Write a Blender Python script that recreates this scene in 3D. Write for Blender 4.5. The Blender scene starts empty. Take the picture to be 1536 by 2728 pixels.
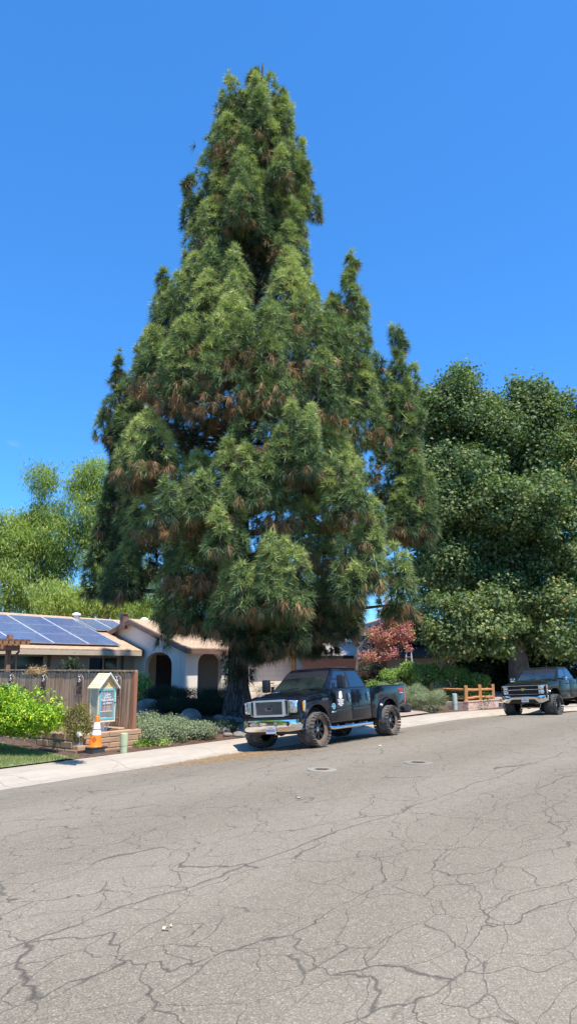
import bpy, bmesh, math, random
import numpy as np
from mathutils import Vector, Matrix
random.seed(7); rng=np.random.default_rng(7)
sc=bpy.context.scene; COL=sc.collection
R=math.radians; PI=math.pi
# ---------------------------------------------------------------- camera
F=1900.; PIT=math.atan(408/1900.); CP,SP=math.cos(PIT),math.sin(PIT); H=2.22
cam=bpy.data.cameras.new('camera'); cam.sensor_fit='VERTICAL'; cam.sensor_height=36; cam.lens=F/2728*36
cam.clip_end=6000; cam.clip_start=.1
co=bpy.data.objects.new('camera',cam); COL.objects.link(co); co.location=(0,0,H); co.rotation_euler=(PI/2+PIT,0,0); sc.camera=co
def ray(x,y):
    u=x-768; v=1364-y
    return u,F*CP-v*SP,F*SP+v*CP
def atz(x,y,z):
    a,b,c=ray(x,y); t=(z-H)/c; return Vector((a*t,b*t,z))
def atY(x,y,Y):
    a,b,c=ray(x,y); t=Y/b; return Vector((a*t,Y,H+c*t))
# street frame: t runs along the kerb (away from camera), p runs towards the houses
TH=math.atan2(.8144,.5803)
def W(t,p,z=0): return Vector((.775+.5803*t-.8144*p, 19+.8144*t+.5803*p, z))
def TP(v): x,y=v[0]-.775,v[1]-19; return x*.5803+y*.8144, -x*.8144+y*.5803
def cur(t):
    if t<12: return 0.
    if t<25: return -.026*(t-12)**2
    return -.026*169-.676*(t-25)
PROF=[(-40,.2),(-12,.2),(-5,.27),(-2.5,.245),(0,.17),(1.8,0),(2.1,.0),(2.2,.035),(2.4,.11),(2.5,.125),(3.25,.145),(3.4,.16),(7.2,.4),(13,.58),(30,.62),(90,.62)]
def gq(q):
    for (a,b),(c,d) in zip(PROF,PROF[1:]):
        if q<=c: return b+(d-b)*(q-a)/(c-a)
    return .62
def gz(t,p): return gq(p-cur(t))
def G(t,p,dz=0): return W(t,p,gz(t,p)+dz)
def gw(x,y):
    t,p=TP((x,y)); return gz(t,p)
# ---------------------------------------------------------------- helpers
def tag(o,label=None,cat=None,group=None,kind=None):
    if label: o['label']=label
    if cat: o['category']=cat
    if group: o['group']=group
    if kind: o['kind']=kind
    return o
def empty(name,loc,rz=0,label=None,cat=None,group=None,rot=None):
    o=bpy.data.objects.new(name,None); COL.objects.link(o); o.location=loc
    o.rotation_euler=rot if rot else (0,0,rz); o.empty_display_size=.2
    return tag(o,label,cat,group)
class MB:
    def __init__(s): s.v=[]; s.f=[]; s.m=[]; s.k=0
    def add(s,vs,fs,k=None):
        b=len(s.v); s.v+= [tuple(x) for x in vs]; s.f+=[tuple(i+b for i in f) for f in fs]; s.m+=[s.k if k is None else k]*len(fs); return s
    def box(s,a,b,k=None,M=None):
        x0,y0,z0=a; x1,y1,z1=b
        vs=[(x0,y0,z0),(x1,y0,z0),(x1,y1,z0),(x0,y1,z0),(x0,y0,z1),(x1,y0,z1),(x1,y1,z1),(x0,y1,z1)]
        if M: vs=[tuple(M@Vector(v)) for v in vs]
        return s.add(vs,[(0,3,2,1),(4,5,6,7),(0,1,5,4),(1,2,6,5),(2,3,7,6),(3,0,4,7)],k)
    def tube(s,pts,r,n=10,k=None,cap=True):
        pts=[Vector(p) for p in pts]; rs=r if isinstance(r,(list,tuple)) else [r]*len(pts)
        vs=[];u=None
        for i,p in enumerate(pts):
            d=(pts[min(i+1,len(pts)-1)]-pts[max(i-1,0)]).normalized()
            if u is None:
                u=d.orthogonal().normalized()
            u=(u-d*u.dot(d)).normalized(); w=d.cross(u)
            for j in range(n):
                a=2*PI*j/n; vs.append(p+(u*math.cos(a)+w*math.sin(a))*rs[i])
        fs=[(i*n+j,i*n+(j+1)%n,(i+1)*n+(j+1)%n,(i+1)*n+j) for i in range(len(pts)-1) for j in range(n)]
        if cap: fs+=[tuple(range(n))[::-1],tuple((len(pts)-1)*n+j for j in range(n))]
        return s.add(vs,fs,k)
    def lathe(s,prof,n=24,axis='z',c=(0,0,0),k=None,closed=False):
        vs=[]
        for r,h in prof:
            for j in range(n):
                a=2*PI*j/n
                x,y,z=r*math.cos(a),r*math.sin(a),h
                if axis=='y': x,y,z=x,z,y
                if axis=='x': x,y,z=z,x,y
                vs.append((x+c[0],y+c[1],z+c[2]))
        m=len(prof)
        fs=[(i*n+j,i*n+(j+1)%n,((i+1)%m)*n+(j+1)%n,((i+1)%m)*n+j) for i in range(m if closed else m-1) for j in range(n)]
        return s.add(vs,fs,k)
    def prism(s,poly,a,b,plane='xz',k=None,M=None):
        n=len(poly)
        def P(q,h):
            x,y=q
            v={'xz':(x,h,y),'xy':(x,y,h),'yz':(h,x,y)}[plane]
            return tuple(M@Vector(v)) if M else v
        vs=[P(q,a) for q in poly]+[P(q,b) for q in poly]
        fs=[tuple(range(n))[::-1],tuple(range(n,2*n))]+[(i,(i+1)%n,n+(i+1)%n,n+i) for i in range(n)]
        return s.add(vs,fs,k)
    def build(s,name,mats,parent=None,smooth=False,bevel=0,seg=2,loc=None,auto=None,subd=0,fix=True):
        me=bpy.data.meshes.new(name); me.from_pydata(s.v,[],s.f)
        if not isinstance(mats,(list,tuple)): mats=[mats]
        for m in mats: me.materials.append(m)
        if len(mats)>1: me.polygons.foreach_set('material_index',s.m)
        if fix or bevel:
            bm=bmesh.new(); bm.from_mesh(me)
            if fix: bmesh.ops.recalc_face_normals(bm,faces=bm.faces)
            if bevel:
                es=[e for e in bm.edges if len(e.link_faces)==2 and e.calc_face_angle(0)>R(28)]
                bmesh.ops.bevel(bm,geom=es,offset=bevel,segments=seg,profile=.5,affect='EDGES',clamp_overlap=True)
            bm.to_mesh(me); bm.free()
        if smooth:
            me.polygons.foreach_set('use_smooth',[True]*len(me.polygons))
            me.set_sharp_from_angle(angle=R(auto or 40))
        me.update()
        o=bpy.data.objects.new(name,me); COL.objects.link(o)
        if parent: o.parent=parent
        if loc: o.location=loc
        return o
def npmesh(name,V,k,mat,parent=None,tint=None,smooth=False):
    """V (M*k,3): M faces with k vertices each"""
    M=len(V)//k
    me=bpy.data.meshes.new(name)
    me.vertices.add(M*k); me.vertices.foreach_set('co',np.asarray(V,dtype=np.float32).ravel())
    me.loops.add(M*k); me.loops.foreach_set('vertex_index',np.arange(M*k,dtype=np.int32))
    me.polygons.add(M); me.polygons.foreach_set('loop_start',np.arange(0,M*k,k,dtype=np.int32))
    try: me.polygons.foreach_set('loop_total',np.full(M,k,dtype=np.int32))
    except Exception: pass
    if tint is not None:
        at=me.attributes.new('tint','FLOAT','POINT'); at.data.foreach_set('value',np.repeat(tint,k).astype(np.float32))
    me.materials.append(mat); me.update(calc_edges=True); me.validate()
    o=bpy.data.objects.new(name,me); COL.objects.link(o)
    if parent: o.parent=parent
    return o
# ---------------------------------------------------------------- materials
MATS={}
def newmat(name):
    m=bpy.data.materials.new(name); m.use_nodes=True; nt=m.node_tree; MATS[name]=m
    return m,nt,nt.nodes['Principled BSDF']
def N(nt,t,**kw):
    n=nt.nodes.new(t)
    for k,v in kw.items():
        if k in n.inputs.keys() if hasattr(n.inputs,'keys') else False: n.inputs[k].default_value=v
        else: setattr(n,k,v)
    return n
def L(nt,a,b): nt.links.new(a,b)
def rgb(c): return (c[0],c[1],c[2],1)
def ramp(nt,fac,stops,interp='LINEAR'):
    r=nt.nodes.new('ShaderNodeValToRGB'); cr=r.color_ramp; cr.interpolation=interp
    while len(cr.elements)<len(stops): cr.elements.new(.5)
    for e,(p,c) in zip(cr.elements,stops): e.position=p; e.color=rgb(c) if len(c)==3 else c
    L(nt,fac,r.inputs[0]); return r
def coords(nt,scale=(1,1,1),obj=True,rot=(0,0,0)):
    tc=nt.nodes.new('ShaderNodeTexCoord'); mp=nt.nodes.new('ShaderNodeMapping'); mp.inputs['Scale'].default_value=scale; mp.inputs['Rotation'].default_value=rot
    L(nt,tc.outputs['Object' if obj else 'Generated'],mp.inputs['Vector']); return mp.outputs[0]
def noise(nt,vec,scale,detail=4,rough=.55):
    n=nt.nodes.new('ShaderNodeTexNoise'); n.inputs['Scale'].default_value=scale; n.inputs['Detail'].default_value=detail; n.inputs['Roughness'].default_value=rough
    L(nt,vec,n.inputs['Vector']); return n
def bump(nt,h,bs,strength=.3,dist=.01):
    b=nt.nodes.new('ShaderNodeBump'); b.inputs['Strength'].default_value=strength; b.inputs['Distance'].default_value=dist
    L(nt,h,b.inputs['Height']); L(nt,b.outputs[0],bs.inputs['Normal']); return b
def mix(nt,fac,a,b,mode='MIX'):
    m=nt.nodes.new('ShaderNodeMix'); m.data_type='RGBA'; m.blend_type=mode
    for i,x in ((0,fac),(6,a),(7,b)):
        if hasattr(x,'links') or hasattr(x,'is_linked'): L(nt,x,m.inputs[i])
        elif i==0: m.inputs[0].default_value=x
        else: m.inputs[i].default_value=rgb(x)
    return m.outputs[2]
def math_(nt,op,a,b=None,clamp=False):
    m=nt.nodes.new('ShaderNodeMath'); m.operation=op; m.use_clamp=clamp
    for i,x in enumerate((a,b)):
        if x is None: continue
        if isinstance(x,(int,float)): m.inputs[i].default_value=x
        else: L(nt,x,m.inputs[i])
    return m.outputs[0]
def simple(name,c,rough=.6,metal=0,var=.12,vs=6,bs=0,bscale=60,coat=0,c2=None,stretch=(1,1,1),spec=None,detail=4,bdist=.004):
    m,nt,b=newmat(name)
    v=coords(nt,stretch); n=noise(nt,v,vs,detail)
    lo=c2 if c2 else tuple(x*(1-var*1.6) for x in c); hi=c if c2 else tuple(min(1,x*(1+var)) for x in c)
    r=ramp(nt,n.outputs[0],[(.3,lo),(.7,hi)]); L(nt,r.outputs[0],b.inputs['Base Color'])
    b.inputs['Roughness'].default_value=rough; b.inputs['Metallic'].default_value=metal
    if coat: b.inputs['Coat Weight'].default_value=coat; b.inputs['Coat Roughness'].default_value=.04
    if spec is not None: b.inputs['Specular IOR Level'].default_value=spec
    if bs:
        n2=noise(nt,v,bscale,3); bump(nt,n2.outputs[0],b,bs,bdist)
    return m
def leafmat(name,stops,trans=.35,rough=.5):
    m,nt,b=newmat(name)
    a=nt.nodes.new('ShaderNodeAttribute'); a.attribute_name='tint'
    r=ramp(nt,a.outputs['Fac'],stops); L(nt,r.outputs[0],b.inputs['Base Color']); b.inputs['Roughness'].default_value=rough
    b.inputs['Specular IOR Level'].default_value=.35
    tr=nt.nodes.new('ShaderNodeBsdfTranslucent'); g=nt.nodes.new('ShaderNodeMix'); g.data_type='RGBA'; g.blend_type='MULTIPLY'; g.inputs[0].default_value=1
    L(nt,r.outputs[0],g.inputs[6]); g.inputs[7].default_value=(1.2,1.35,.5,1); L(nt,g.outputs[2],tr.inputs[0])
    ms=nt.nodes.new('ShaderNodeMixShader'); ms.inputs[0].default_value=trans
    out=nt.nodes['Material Output']; L(nt,b.outputs[0],ms.inputs[1]); L(nt,tr.outputs[0],ms.inputs[2]); L(nt,ms.outputs[0],out.inputs[0]); return m
# asphalt ------------------------------------------------------------
def asphalt():
    m,nt,b=newmat('old_asphalt')
    v=coords(nt); vr=coords(nt,(1,1,1),rot=(0,0,0))
    big=noise(nt,v,.35,5,.6); mid=noise(nt,v,5,4); 
    base=ramp(nt,big.outputs[0],[(.3,(.225,.177,.118)),(.7,(.285,.228,.155))]).outputs[0]
    base=mix(nt,.35,base,ramp(nt,mid.outputs[0],[(.3,(.17,.147,.115)),(.7,(.26,.226,.175))]).outputs[0])
    vo=nt.nodes.new('ShaderNodeTexVoronoi'); vo.inputs['Scale'].default_value=100; L(nt,v,vo.inputs['Vector'])
    hs=nt.nodes.new('ShaderNodeSeparateColor'); L(nt,vo.outputs['Color'],hs.inputs[0])
    agg=ramp(nt,hs.outputs[0],[(0,(.09,.077,.06)),(.35,(.18,.155,.12)),(.7,(.245,.21,.16)),(.93,(.35,.30,.22)),(1,(.55,.48,.36))]).outputs[0]
    base=mix(nt,.55,base,agg)
    # long worn wheel tracks along the street
    tc=nt.nodes.new('ShaderNodeTexCoord'); sx=nt.nodes.new('ShaderNodeSeparateXYZ')
    L(nt,v,sx.inputs[0])
    wob=noise(nt,v,.8,4); wob2=math_(nt,'MULTIPLY',math_(nt,'SUBTRACT',wob.outputs[0],.5),.5)
    yy=math_(nt,'ADD',sx.outputs[1],wob2)
    # cracks: warped voronoi edges, two sizes, gated by patches
    def cracks(scale,wd,gate,gs,seed,sx_=.5,warp=.6):
        vv=coords(nt,(sx_,1,1)); w=noise(nt,vv,2.0,3.5,.5)
        mxv=nt.nodes.new('ShaderNodeVectorMath'); mxv.operation='MULTIPLY_ADD'
        sub=nt.nodes.new('ShaderNodeVectorMath'); sub.operation='SUBTRACT'; L(nt,w.outputs['Color'],sub.inputs[0]); sub.inputs[1].default_value=(.5,.5,.5)
        L(nt,sub.outputs[0],mxv.inputs[0]); mxv.inputs[1].default_value=(warp,warp,0); L(nt,vv,mxv.inputs[2])
        ad=nt.nodes.new('ShaderNodeVectorMath'); ad.operation='ADD'; L(nt,mxv.outputs[0],ad.inputs[0]); ad.inputs[1].default_value=(seed,seed*1.7,0)
        ve=nt.nodes.new('ShaderNodeTexVoronoi'); ve.feature='DISTANCE_TO_EDGE'; ve.inputs['Scale'].default_value=scale; L(nt,ad.outputs[0],ve.inputs['Vector'])
        g=noise(nt,v,gs,3); gm=ramp(nt,g.outputs[0],[(gate-.04,(0,0,0)),(gate+.06,(1,1,1))]).outputs[0]
        wn=noise(nt,v,6,3)
        wdn=math_(nt,'MULTIPLY',wn.outputs[0],wd*2)
        c=math_(nt,'SUBTRACT',1.,math_(nt,'DIVIDE',ve.outputs['Distance'],wdn),clamp=True)
        c=math_(nt,'POWER',c,.6)
        return math_(nt,'MULTIPLY',c,gm)
    c1=cracks(1.05,.0068,.24,.35,3.1,.5,.6); c2=cracks(2.3,.0095,.34,.30,15.7,.5,.42); c3=cracks(4.6,.0105,.47,.45,34.,.6,.32)
    # paving seam parallel to the street
    def seam(p0,w,g):
        dd=math_(nt,'ABSOLUTE',math_(nt,'SUBTRACT',yy,p0)); s=math_(nt,'SUBTRACT',1.,math_(nt,'DIVIDE',dd,w),clamp=True)
        gg=noise(nt,v,1.3,3); return math_(nt,'MULTIPLY',s,ramp(nt,gg.outputs[0],[(g,(0,0,0)),(g+.1,(1,1,1))]).outputs[0])
    s1=seam(-5.6,.022,.33); s2=seam(-1.2,.014,.5); s3=seam(-8.2,.02,.5)
    cc=math_(nt,'MAXIMUM',math_(nt,'MAXIMUM',c1,math_(nt,'MULTIPLY',c2,.85)),math_(nt,'MULTIPLY',c3,.6))
    cc=math_(nt,'MAXIMUM',cc,math_(nt,'MAXIMUM',s1,math_(nt,'MAXIMUM',s2,s3)))
    cc=math_(nt,'MULTIPLY',cc,.68)
    # broad oil / wear bands
    band=nt.nodes.new('ShaderNodeTexWave'); band.bands_direction='Y'; band.inputs['Scale'].default_value=.09; band.inputs['Distortion'].default_value=1.2; band.inputs['Detail'].default_value=2
    L(nt,v,band.inputs['Vector'])
    base=mix(nt,.14,base,ramp(nt,band.outputs[0],[(.2,(.10,.095,.085)),(.8,(.30,.27,.23))]).outputs[0])
    base=mix(nt,cc,base,(.028,.026,.024))
    L(nt,base,b.inputs['Base Color']); b.inputs['Roughness'].default_value=.9; b.inputs['Specular IOR Level'].default_value=.3
    h=math_(nt,'SUBTRACT',math_(nt,'MULTIPLY',hs.outputs[0],.25),cc)
    bump(nt,h,b,.5,.006)
    return m
def concrete(name,c,crack=.004,joints=0):
    m,nt,b=newmat(name); v=coords(nt)
    n1=noise(nt,v,1.1,6,.65); n2=noise(nt,v,40,4)
    base=ramp(nt,n1.outputs[0],[(.3,tuple(x*.8 for x in c)),(.55,c),(.8,tuple(min(1,x*1.08) for x in c))]).outputs[0]
    base=mix(nt,.25,base,ramp(nt,n2.outputs[0],[(.3,tuple(x*.6 for x in c)),(.7,c)]).outputs[0])
    w=noise(nt,v,1.5,5); mv=nt.nodes.new('ShaderNodeVectorMath'); mv.operation='MULTIPLY_ADD'; L(nt,w.outputs['Color'],mv.inputs[0]); mv.inputs[1].default_value=(.8,.8,0); L(nt,v,mv.inputs[2])
    ve=nt.nodes.new('ShaderNodeTexVoronoi'); ve.feature='DISTANCE_TO_EDGE'; ve.inputs['Scale'].default_value=.27; L(nt,mv.outputs[0],ve.inputs['Vector'])
    c1=math_(nt,'SUBTRACT',1.,math_(nt,'DIVIDE',ve.outputs['Distance'],crack),clamp=True)
    if joints:
        sx=nt.nodes.new('ShaderNodeSeparateXYZ'); L(nt,v,sx.inputs[0])
        fr=math_(nt,'ABSOLUTE',math_(nt,'SUBTRACT',math_(nt,'FRACT',math_(nt,'DIVIDE',sx.outputs[0],joints)),.5))
        c1=math_(nt,'MAXIMUM',c1,math_(nt,'LESS_THAN',fr,.004))
        st=noise(nt,coords(nt,(.4,3,1)),1.6,6,.7); base=mix(nt,.35,base,ramp(nt,st.outputs[0],[(.35,tuple(x*.62 for x in c)),(.6,tuple(x*1.1 for x in c))]).outputs[0])
        # lip line between gutter pan and kerb
        dd=math_(nt,'ABSOLUTE',math_(nt,'SUBTRACT',sx.outputs[1],2.12)); c1=math_(nt,'MAXIMUM',c1,math_(nt,'MULTIPLY',math_(nt,'LESS_THAN',dd,.008),.5))
    base=mix(nt,math_(nt,'MULTIPLY',c1,.55),base,tuple(x*.25 for x in c))
    L(nt,base,b.inputs['Base Color']); b.inputs['Roughness'].default_value=.85
    bump(nt,n2.outputs[0],b,.25,.004); return m
def brickmat(name,c1,c2,mortar,bw,bh,ms=.01,rough=.85,bs=.5,var=None,plane='xz',off=.5,noisy=.25):
    m,nt,b=newmat(name); tc=nt.nodes.new('ShaderNodeTexCoord'); sx=nt.nodes.new('ShaderNodeSeparateXYZ'); L(nt,tc.outputs['Object'],sx.inputs[0])
    cb=nt.nodes.new('ShaderNodeCombineXYZ')
    if plane=='xz': L(nt,math_(nt,'ADD',sx.outputs[0],sx.outputs[1]),cb.inputs[0]); L(nt,sx.outputs[2],cb.inputs[1])
    else: L(nt,sx.outputs[0],cb.inputs[0]); L(nt,sx.outputs[1],cb.inputs[1])
    br=nt.nodes.new('ShaderNodeTexBrick'); br.offset=off; br.inputs['Scale'].default_value=1; br.inputs['Brick Width'].default_value=bw; br.inputs['Row Height'].default_value=bh
    br.inputs['Mortar Size'].default_value=ms; br.inputs['Color1'].default_value=rgb(c1); br.inputs['Color2'].default_value=rgb(c2); br.inputs['Mortar'].default_value=rgb(mortar); br.inputs['Mortar Smooth'].default_value=.1
    L(nt,cb.outputs[0],br.inputs['Vector'])
    n=noise(nt,tc.outputs['Object'],3,5); base=mix(nt,noisy,br.outputs['Color'],ramp(nt,n.outputs[0],[(.3,tuple(x*.5 for x in c1)),(.7,tuple(min(1,x*1.3) for x in c2))]).outputs[0])
    L(nt,base,b.inputs['Base Color']); b.inputs['Roughness'].default_value=rough
    bump(nt,br.outputs['Fac'],b,-bs,.01) ; return m
M_asph=asphalt()
M_conc=concrete('pale_concrete',(.45,.385,.31),joints=3.)
M_drive=concrete('brown_driveway_concrete',(.40,.31,.25))
M_ped=simple('grey_stone',(.40,.36,.30),.9,var=.25,vs=12,bs=.4)
M_soil=simple('dry_soil',(.30,.18,.11),1,c2=(.16,.095,.06),vs=3,bs=.8,bscale=25,detail=8)
M_mulch=simple('dark_mulch',(.15,.085,.055),1,c2=(.05,.032,.024),vs=9,bs=.9,bscale=30,detail=8)
M_turf=simple('turf_soil',(.24,.28,.12),1,c2=(.16,.16,.08),vs=14,bs=.6)
M_far=simple('far_ground',(.22,.18,.12),1,vs=.2)
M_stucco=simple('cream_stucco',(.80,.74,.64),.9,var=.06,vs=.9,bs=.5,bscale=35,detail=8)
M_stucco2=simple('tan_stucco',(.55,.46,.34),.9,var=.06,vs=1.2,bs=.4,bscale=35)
M_brownwood=simple('brown_fascia_paint',(.20,.12,.085),.6,var=.15,vs=3,stretch=(1,1,6))
M_trim=simple('ochre_trim_paint',(.50,.30,.13),.6,var=.1)
M_beige=simple('beige_trim_paint',(.58,.48,.35),.6,var=.06)
M_garage=simple('cream_garage_paint',(.78,.69,.57),.55,var=.04,vs=2)
M_glassdark=simple('dark_window_glass',(.012,.014,.016),.06,var=.2,vs=2,spec=.6)
M_shade=simple('dark_porch_door',(.03,.022,.018),.5,var=.2)
M_roof=brickmat('tan_shingles',(.60,.42,.28),(.47,.32,.21),(.24,.15,.10),.30,.145,.012,.95,.5,plane='xy',noisy=.35)
M_roof2=brickmat('dark_shingles',(.05,.042,.04),(.07,.06,.055),(.02,.018,.018),.30,.2,.012,.95,.4,plane='xy')
M_alu=simple('brushed_aluminium',(.66,.66,.67),.4,metal=.35,var=.08)
M_whitemetal=simple('white_roof_metal',(.8,.79,.77),.4,var=.05)
def wood(name,c,c2,sc_=(9,9,.6),rough=.8,bs=.4,vs=4):
    return simple(name,c,rough,c2=c2,vs=vs,stretch=sc_,bs=bs,bscale=14,detail=8)
M_fence=simple('weathered_fence_wood',(.62,.42,.26),.85,c2=(.16,.095,.055),vs=2.2,stretch=(7,7,.45),bs=.5,bscale=14,detail=10)
M_post=wood('stained_post_wood',(.42,.19,.10),(.26,.11,.06))
M_rail=wood('orange_split_rail_wood',(.62,.31,.12),(.40,.17,.06))
M_perg=wood('pergola_redwood',(.42,.22,.12),(.26,.12,.06))
M_darkfence=wood('dark_red_fence_wood',(.085,.03,.022),(.035,.014,.012))
M_rust=simple('bronze_trellis_metal',(.36,.26,.20),.55,metal=.3,var=.2)
M_white=simple('white_paint',(.80,.79,.76),.5,var=.04)
M_cream=simple('cream_paint',(.76,.66,.46),.5,var=.04)
M_khaki=simple('khaki_paint',(.52,.45,.33),.6,var=.05)
M_teal=simple('teal_paint',(.16,.50,.52),.45,var=.06)
M_orange=simple('orange_cone_plastic',(.95,.24,.02),.5,var=.06,spec=.4)
M_orange2=simple('faded_dark_stencil',(.28,.05,.02),.6)
M_band=simple('white_reflective_band',(.88,.88,.90),.35,var=.03)
M_rubber=simple('black_rubber',(.045,.04,.038),.8,var=.25,vs=20)
M_green=simple('pale_green_plastic',(.44,.50,.30),.55,var=.08,vs=8)
M_greyblue=simple('pale_grey_green_plastic',(.42,.52,.48),.5,var=.06)
M_iron=simple('rusty_cast_iron',(.17,.11,.085),.8,metal=.2,var=.3,vs=25,bs=.5)
M_bark=None
def barkmat():
    m,nt,b=newmat('pine_bark'); v=coords(nt,(5.5,5.5,.9)); w=noise(nt,v,1.6,6)
    mv=nt.nodes.new('ShaderNodeVectorMath'); mv.operation='MULTIPLY_ADD'; L(nt,w.outputs['Color'],mv.inputs[0]); mv.inputs[1].default_value=(.9,.9,.9); L(nt,v,mv.inputs[2])
    ve=nt.nodes.new('ShaderNodeTexVoronoi'); ve.feature='DISTANCE_TO_EDGE'; ve.inputs['Scale'].default_value=1.5; L(nt,mv.outputs[0],ve.inputs['Vector'])
    r=ramp(nt,ve.outputs['Distance'],[(0,(.03,.024,.02)),(.12,(.16,.12,.098)),(.5,(.24,.185,.15))]); L(nt,r.outputs[0],b.inputs['Base Color']); b.inputs['Roughness'].default_value=.95
    bump(nt,ramp(nt,ve.outputs['Distance'],[(0,(0,0,0)),(.2,(1,1,1))]).outputs[0],b,1,.05); return m
M_bark=barkmat()
M_bark2=simple('pale_mottled_bark',(.26,.22,.17),.9,c2=(.12,.095,.07),vs=3,bs=.5,bscale=12,stretch=(2,2,.8))
M_twig=simple('brown_twigs',(.13,.085,.055),.9)
M_boulder=simple('granite_boulder',(.33,.29,.25),.95,c2=(.17,.145,.125),vs=4,bs=.7,bscale=10,detail=8)
M_block=simple('rough_brown_block',(.40,.28,.17),.95,c2=(.27,.175,.10),vs=6,bs=.8,bscale=25,detail=8)
M_block2=simple('tan_timber_block',(.52,.34,.20),.95,c2=(.36,.22,.13),vs=2,stretch=(1,6,6),bs=.6,bscale=20)
M_mortar=simple('pale_mortar',(.50,.43,.33),.95,bs=.4)
M_used=brickmat('used_brick',(.50,.17,.09),(.72,.62,.54),(.60,.52,.46),.21,.075,.009,.9,.5,noisy=.3)
M_redbrick=brickmat('brown_brick',(.28,.13,.08),(.38,.20,.13),(.16,.13,.11),.21,.075,.009,.9,.5)
# foliage
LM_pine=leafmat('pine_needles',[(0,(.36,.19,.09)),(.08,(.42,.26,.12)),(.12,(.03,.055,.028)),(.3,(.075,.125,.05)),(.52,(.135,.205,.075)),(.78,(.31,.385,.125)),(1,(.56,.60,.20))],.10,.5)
LM_syc=leafmat('sycamore_leaves',[(0,(.065,.105,.03)),(.5,(.125,.19,.07)),(.85,(.33,.39,.16)),(.97,(.40,.40,.14)),(1,(.45,.30,.10))],.3,.62)
LM_pep=leafmat('willowy_leaves',[(0,(.11,.18,.06)),(.5,(.26,.36,.10)),(1,(.50,.55,.15))],.4)
LM_hedge=leafmat('yellow_green_leaves',[(0,(.05,.15,.012)),(.4,(.20,.38,.025)),(.7,(.42,.56,.035)),(1,(.80,.82,.06))],.22,.45)
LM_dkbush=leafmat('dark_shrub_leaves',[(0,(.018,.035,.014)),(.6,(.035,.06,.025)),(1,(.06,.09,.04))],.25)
LM_mid=leafmat('mid_green_leaves',[(0,(.09,.17,.04)),(.6,(.24,.37,.09)),(1,(.50,.60,.18))],.35)
LM_grey=leafmat('grey_green_leaves',[(0,(.15,.18,.10)),(.5,(.27,.32,.19)),(1,(.42,.46,.29))],.25)
LM_dry=leafmat('dry_shrub_leaves',[(0,(.12,.07,.03)),(.4,(.17,.14,.04)),(1,(.34,.33,.08))],.3)
LM_pink=leafmat('crape_myrtle_leaves',[(0,(.14,.15,.04)),(.3,(.30,.28,.09)),(.52,(.50,.36,.18)),(.6,(.56,.22,.20)),(.8,(.62,.16,.24)),(1,(.80,.42,.46))],.3)
LM_straw=leafmat('dry_straw',[(0,(.30,.17,.08)),(1,(.62,.45,.25))],.2)
LM_grass=leafmat('lawn_grass',[(0,(.14,.20,.06)),(.6,(.26,.34,.11)),(1,(.50,.46,.22))],.35)
# vehicles
def paintmat(name,c):
    m,nt,b=newmat(name); v=coords(nt); n=noise(nt,v,2.5,6,.65)
    L(nt,ramp(nt,n.outputs[0],[(.4,c),(.75,tuple(x*1.5+.008 for x in c))]).outputs[0],b.inputs['Base Color'])
    L(nt,ramp(nt,n.outputs[0],[(.3,(.10,.10,.10)),(.8,(.26,.26,.26))]).outputs[0],b.inputs['Roughness'])
    b.inputs['Coat Weight'].default_value=.8 if 'black' in name and 'green' not in name else .35; b.inputs['Coat Roughness'].default_value=.03; b.inputs['Specular IOR Level'].default_value=.1; return m
M_paint=paintmat('black_car_paint',(.004,.005,.010))
M_paint2=paintmat('dark_green_black_car_paint',(.008,.010,.008))
M_chrome=simple('chrome',(.82,.82,.83),.07,metal=1,var=.06,vs=3)
M_chromed=simple('dull_chrome',(.42,.42,.43),.2,metal=1,var=.1)
M_blackp=simple('black_plastic',(.018,.018,.02),.45,var=.2)
M_under=simple('dark_underbody',(.012,.011,.011),.9)
M_carglass=simple('tinted_car_glass',(.008,.010,.013),.03,var=.1,spec=.9,coat=1)
M_wind=simple('windscreen_glass',(.02,.03,.028),.03,var=.6,vs=1.2,spec=.6,coat=1)
M_lamp=simple('headlamp_lens',(.62,.66,.62),.08,metal=.55,var=.35,vs=14,coat=1)
M_amber=simple('amber_lens',(.80,.32,.05),.15,coat=1)
M_redl=simple('red_tail_lens',(.45,.02,.02),.15,coat=1)
M_mud=simple('muddy_tyre_side',(.27,.185,.125),.95,c2=(.11,.08,.06),vs=7,bs=.6,bscale=40,detail=8)
M_tyre=simple('dusty_tyre_tread',(.15,.135,.12),.9,c2=(.045,.042,.04),vs=9,bs=.3)
M_tyre2=simple('grey_tyre_tread',(.11,.105,.10),.9,c2=(.045,.043,.042),vs=9,bs=.3)
M_rim=simple('black_alloy',(.03,.03,.033),.3,metal=.7,var=.2,coat=.5)
M_plate=simple('plate_white',(.72,.72,.74),.4,var=.04)
M_ink=simple('plate_navy_ink',(.03,.04,.16),.5)
M_inkw=simple('white_lettering',(.85,.85,.86),.5,var=.02)
M_inkr=simple('red_lettering',(.65,.05,.03),.5,var=.02)
M_inkd=simple('dark_lettering',(.10,.08,.06),.6)
M_blueoval=simple('deep_blue_enamel',(.01,.015,.05),.2,coat=1)
M_gold=simple('gold_badge',(.72,.53,.24),.25,metal=.6,var=.15)
M_magnet=simple('matt_black_sign',(.035,.034,.036),.6)
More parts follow.
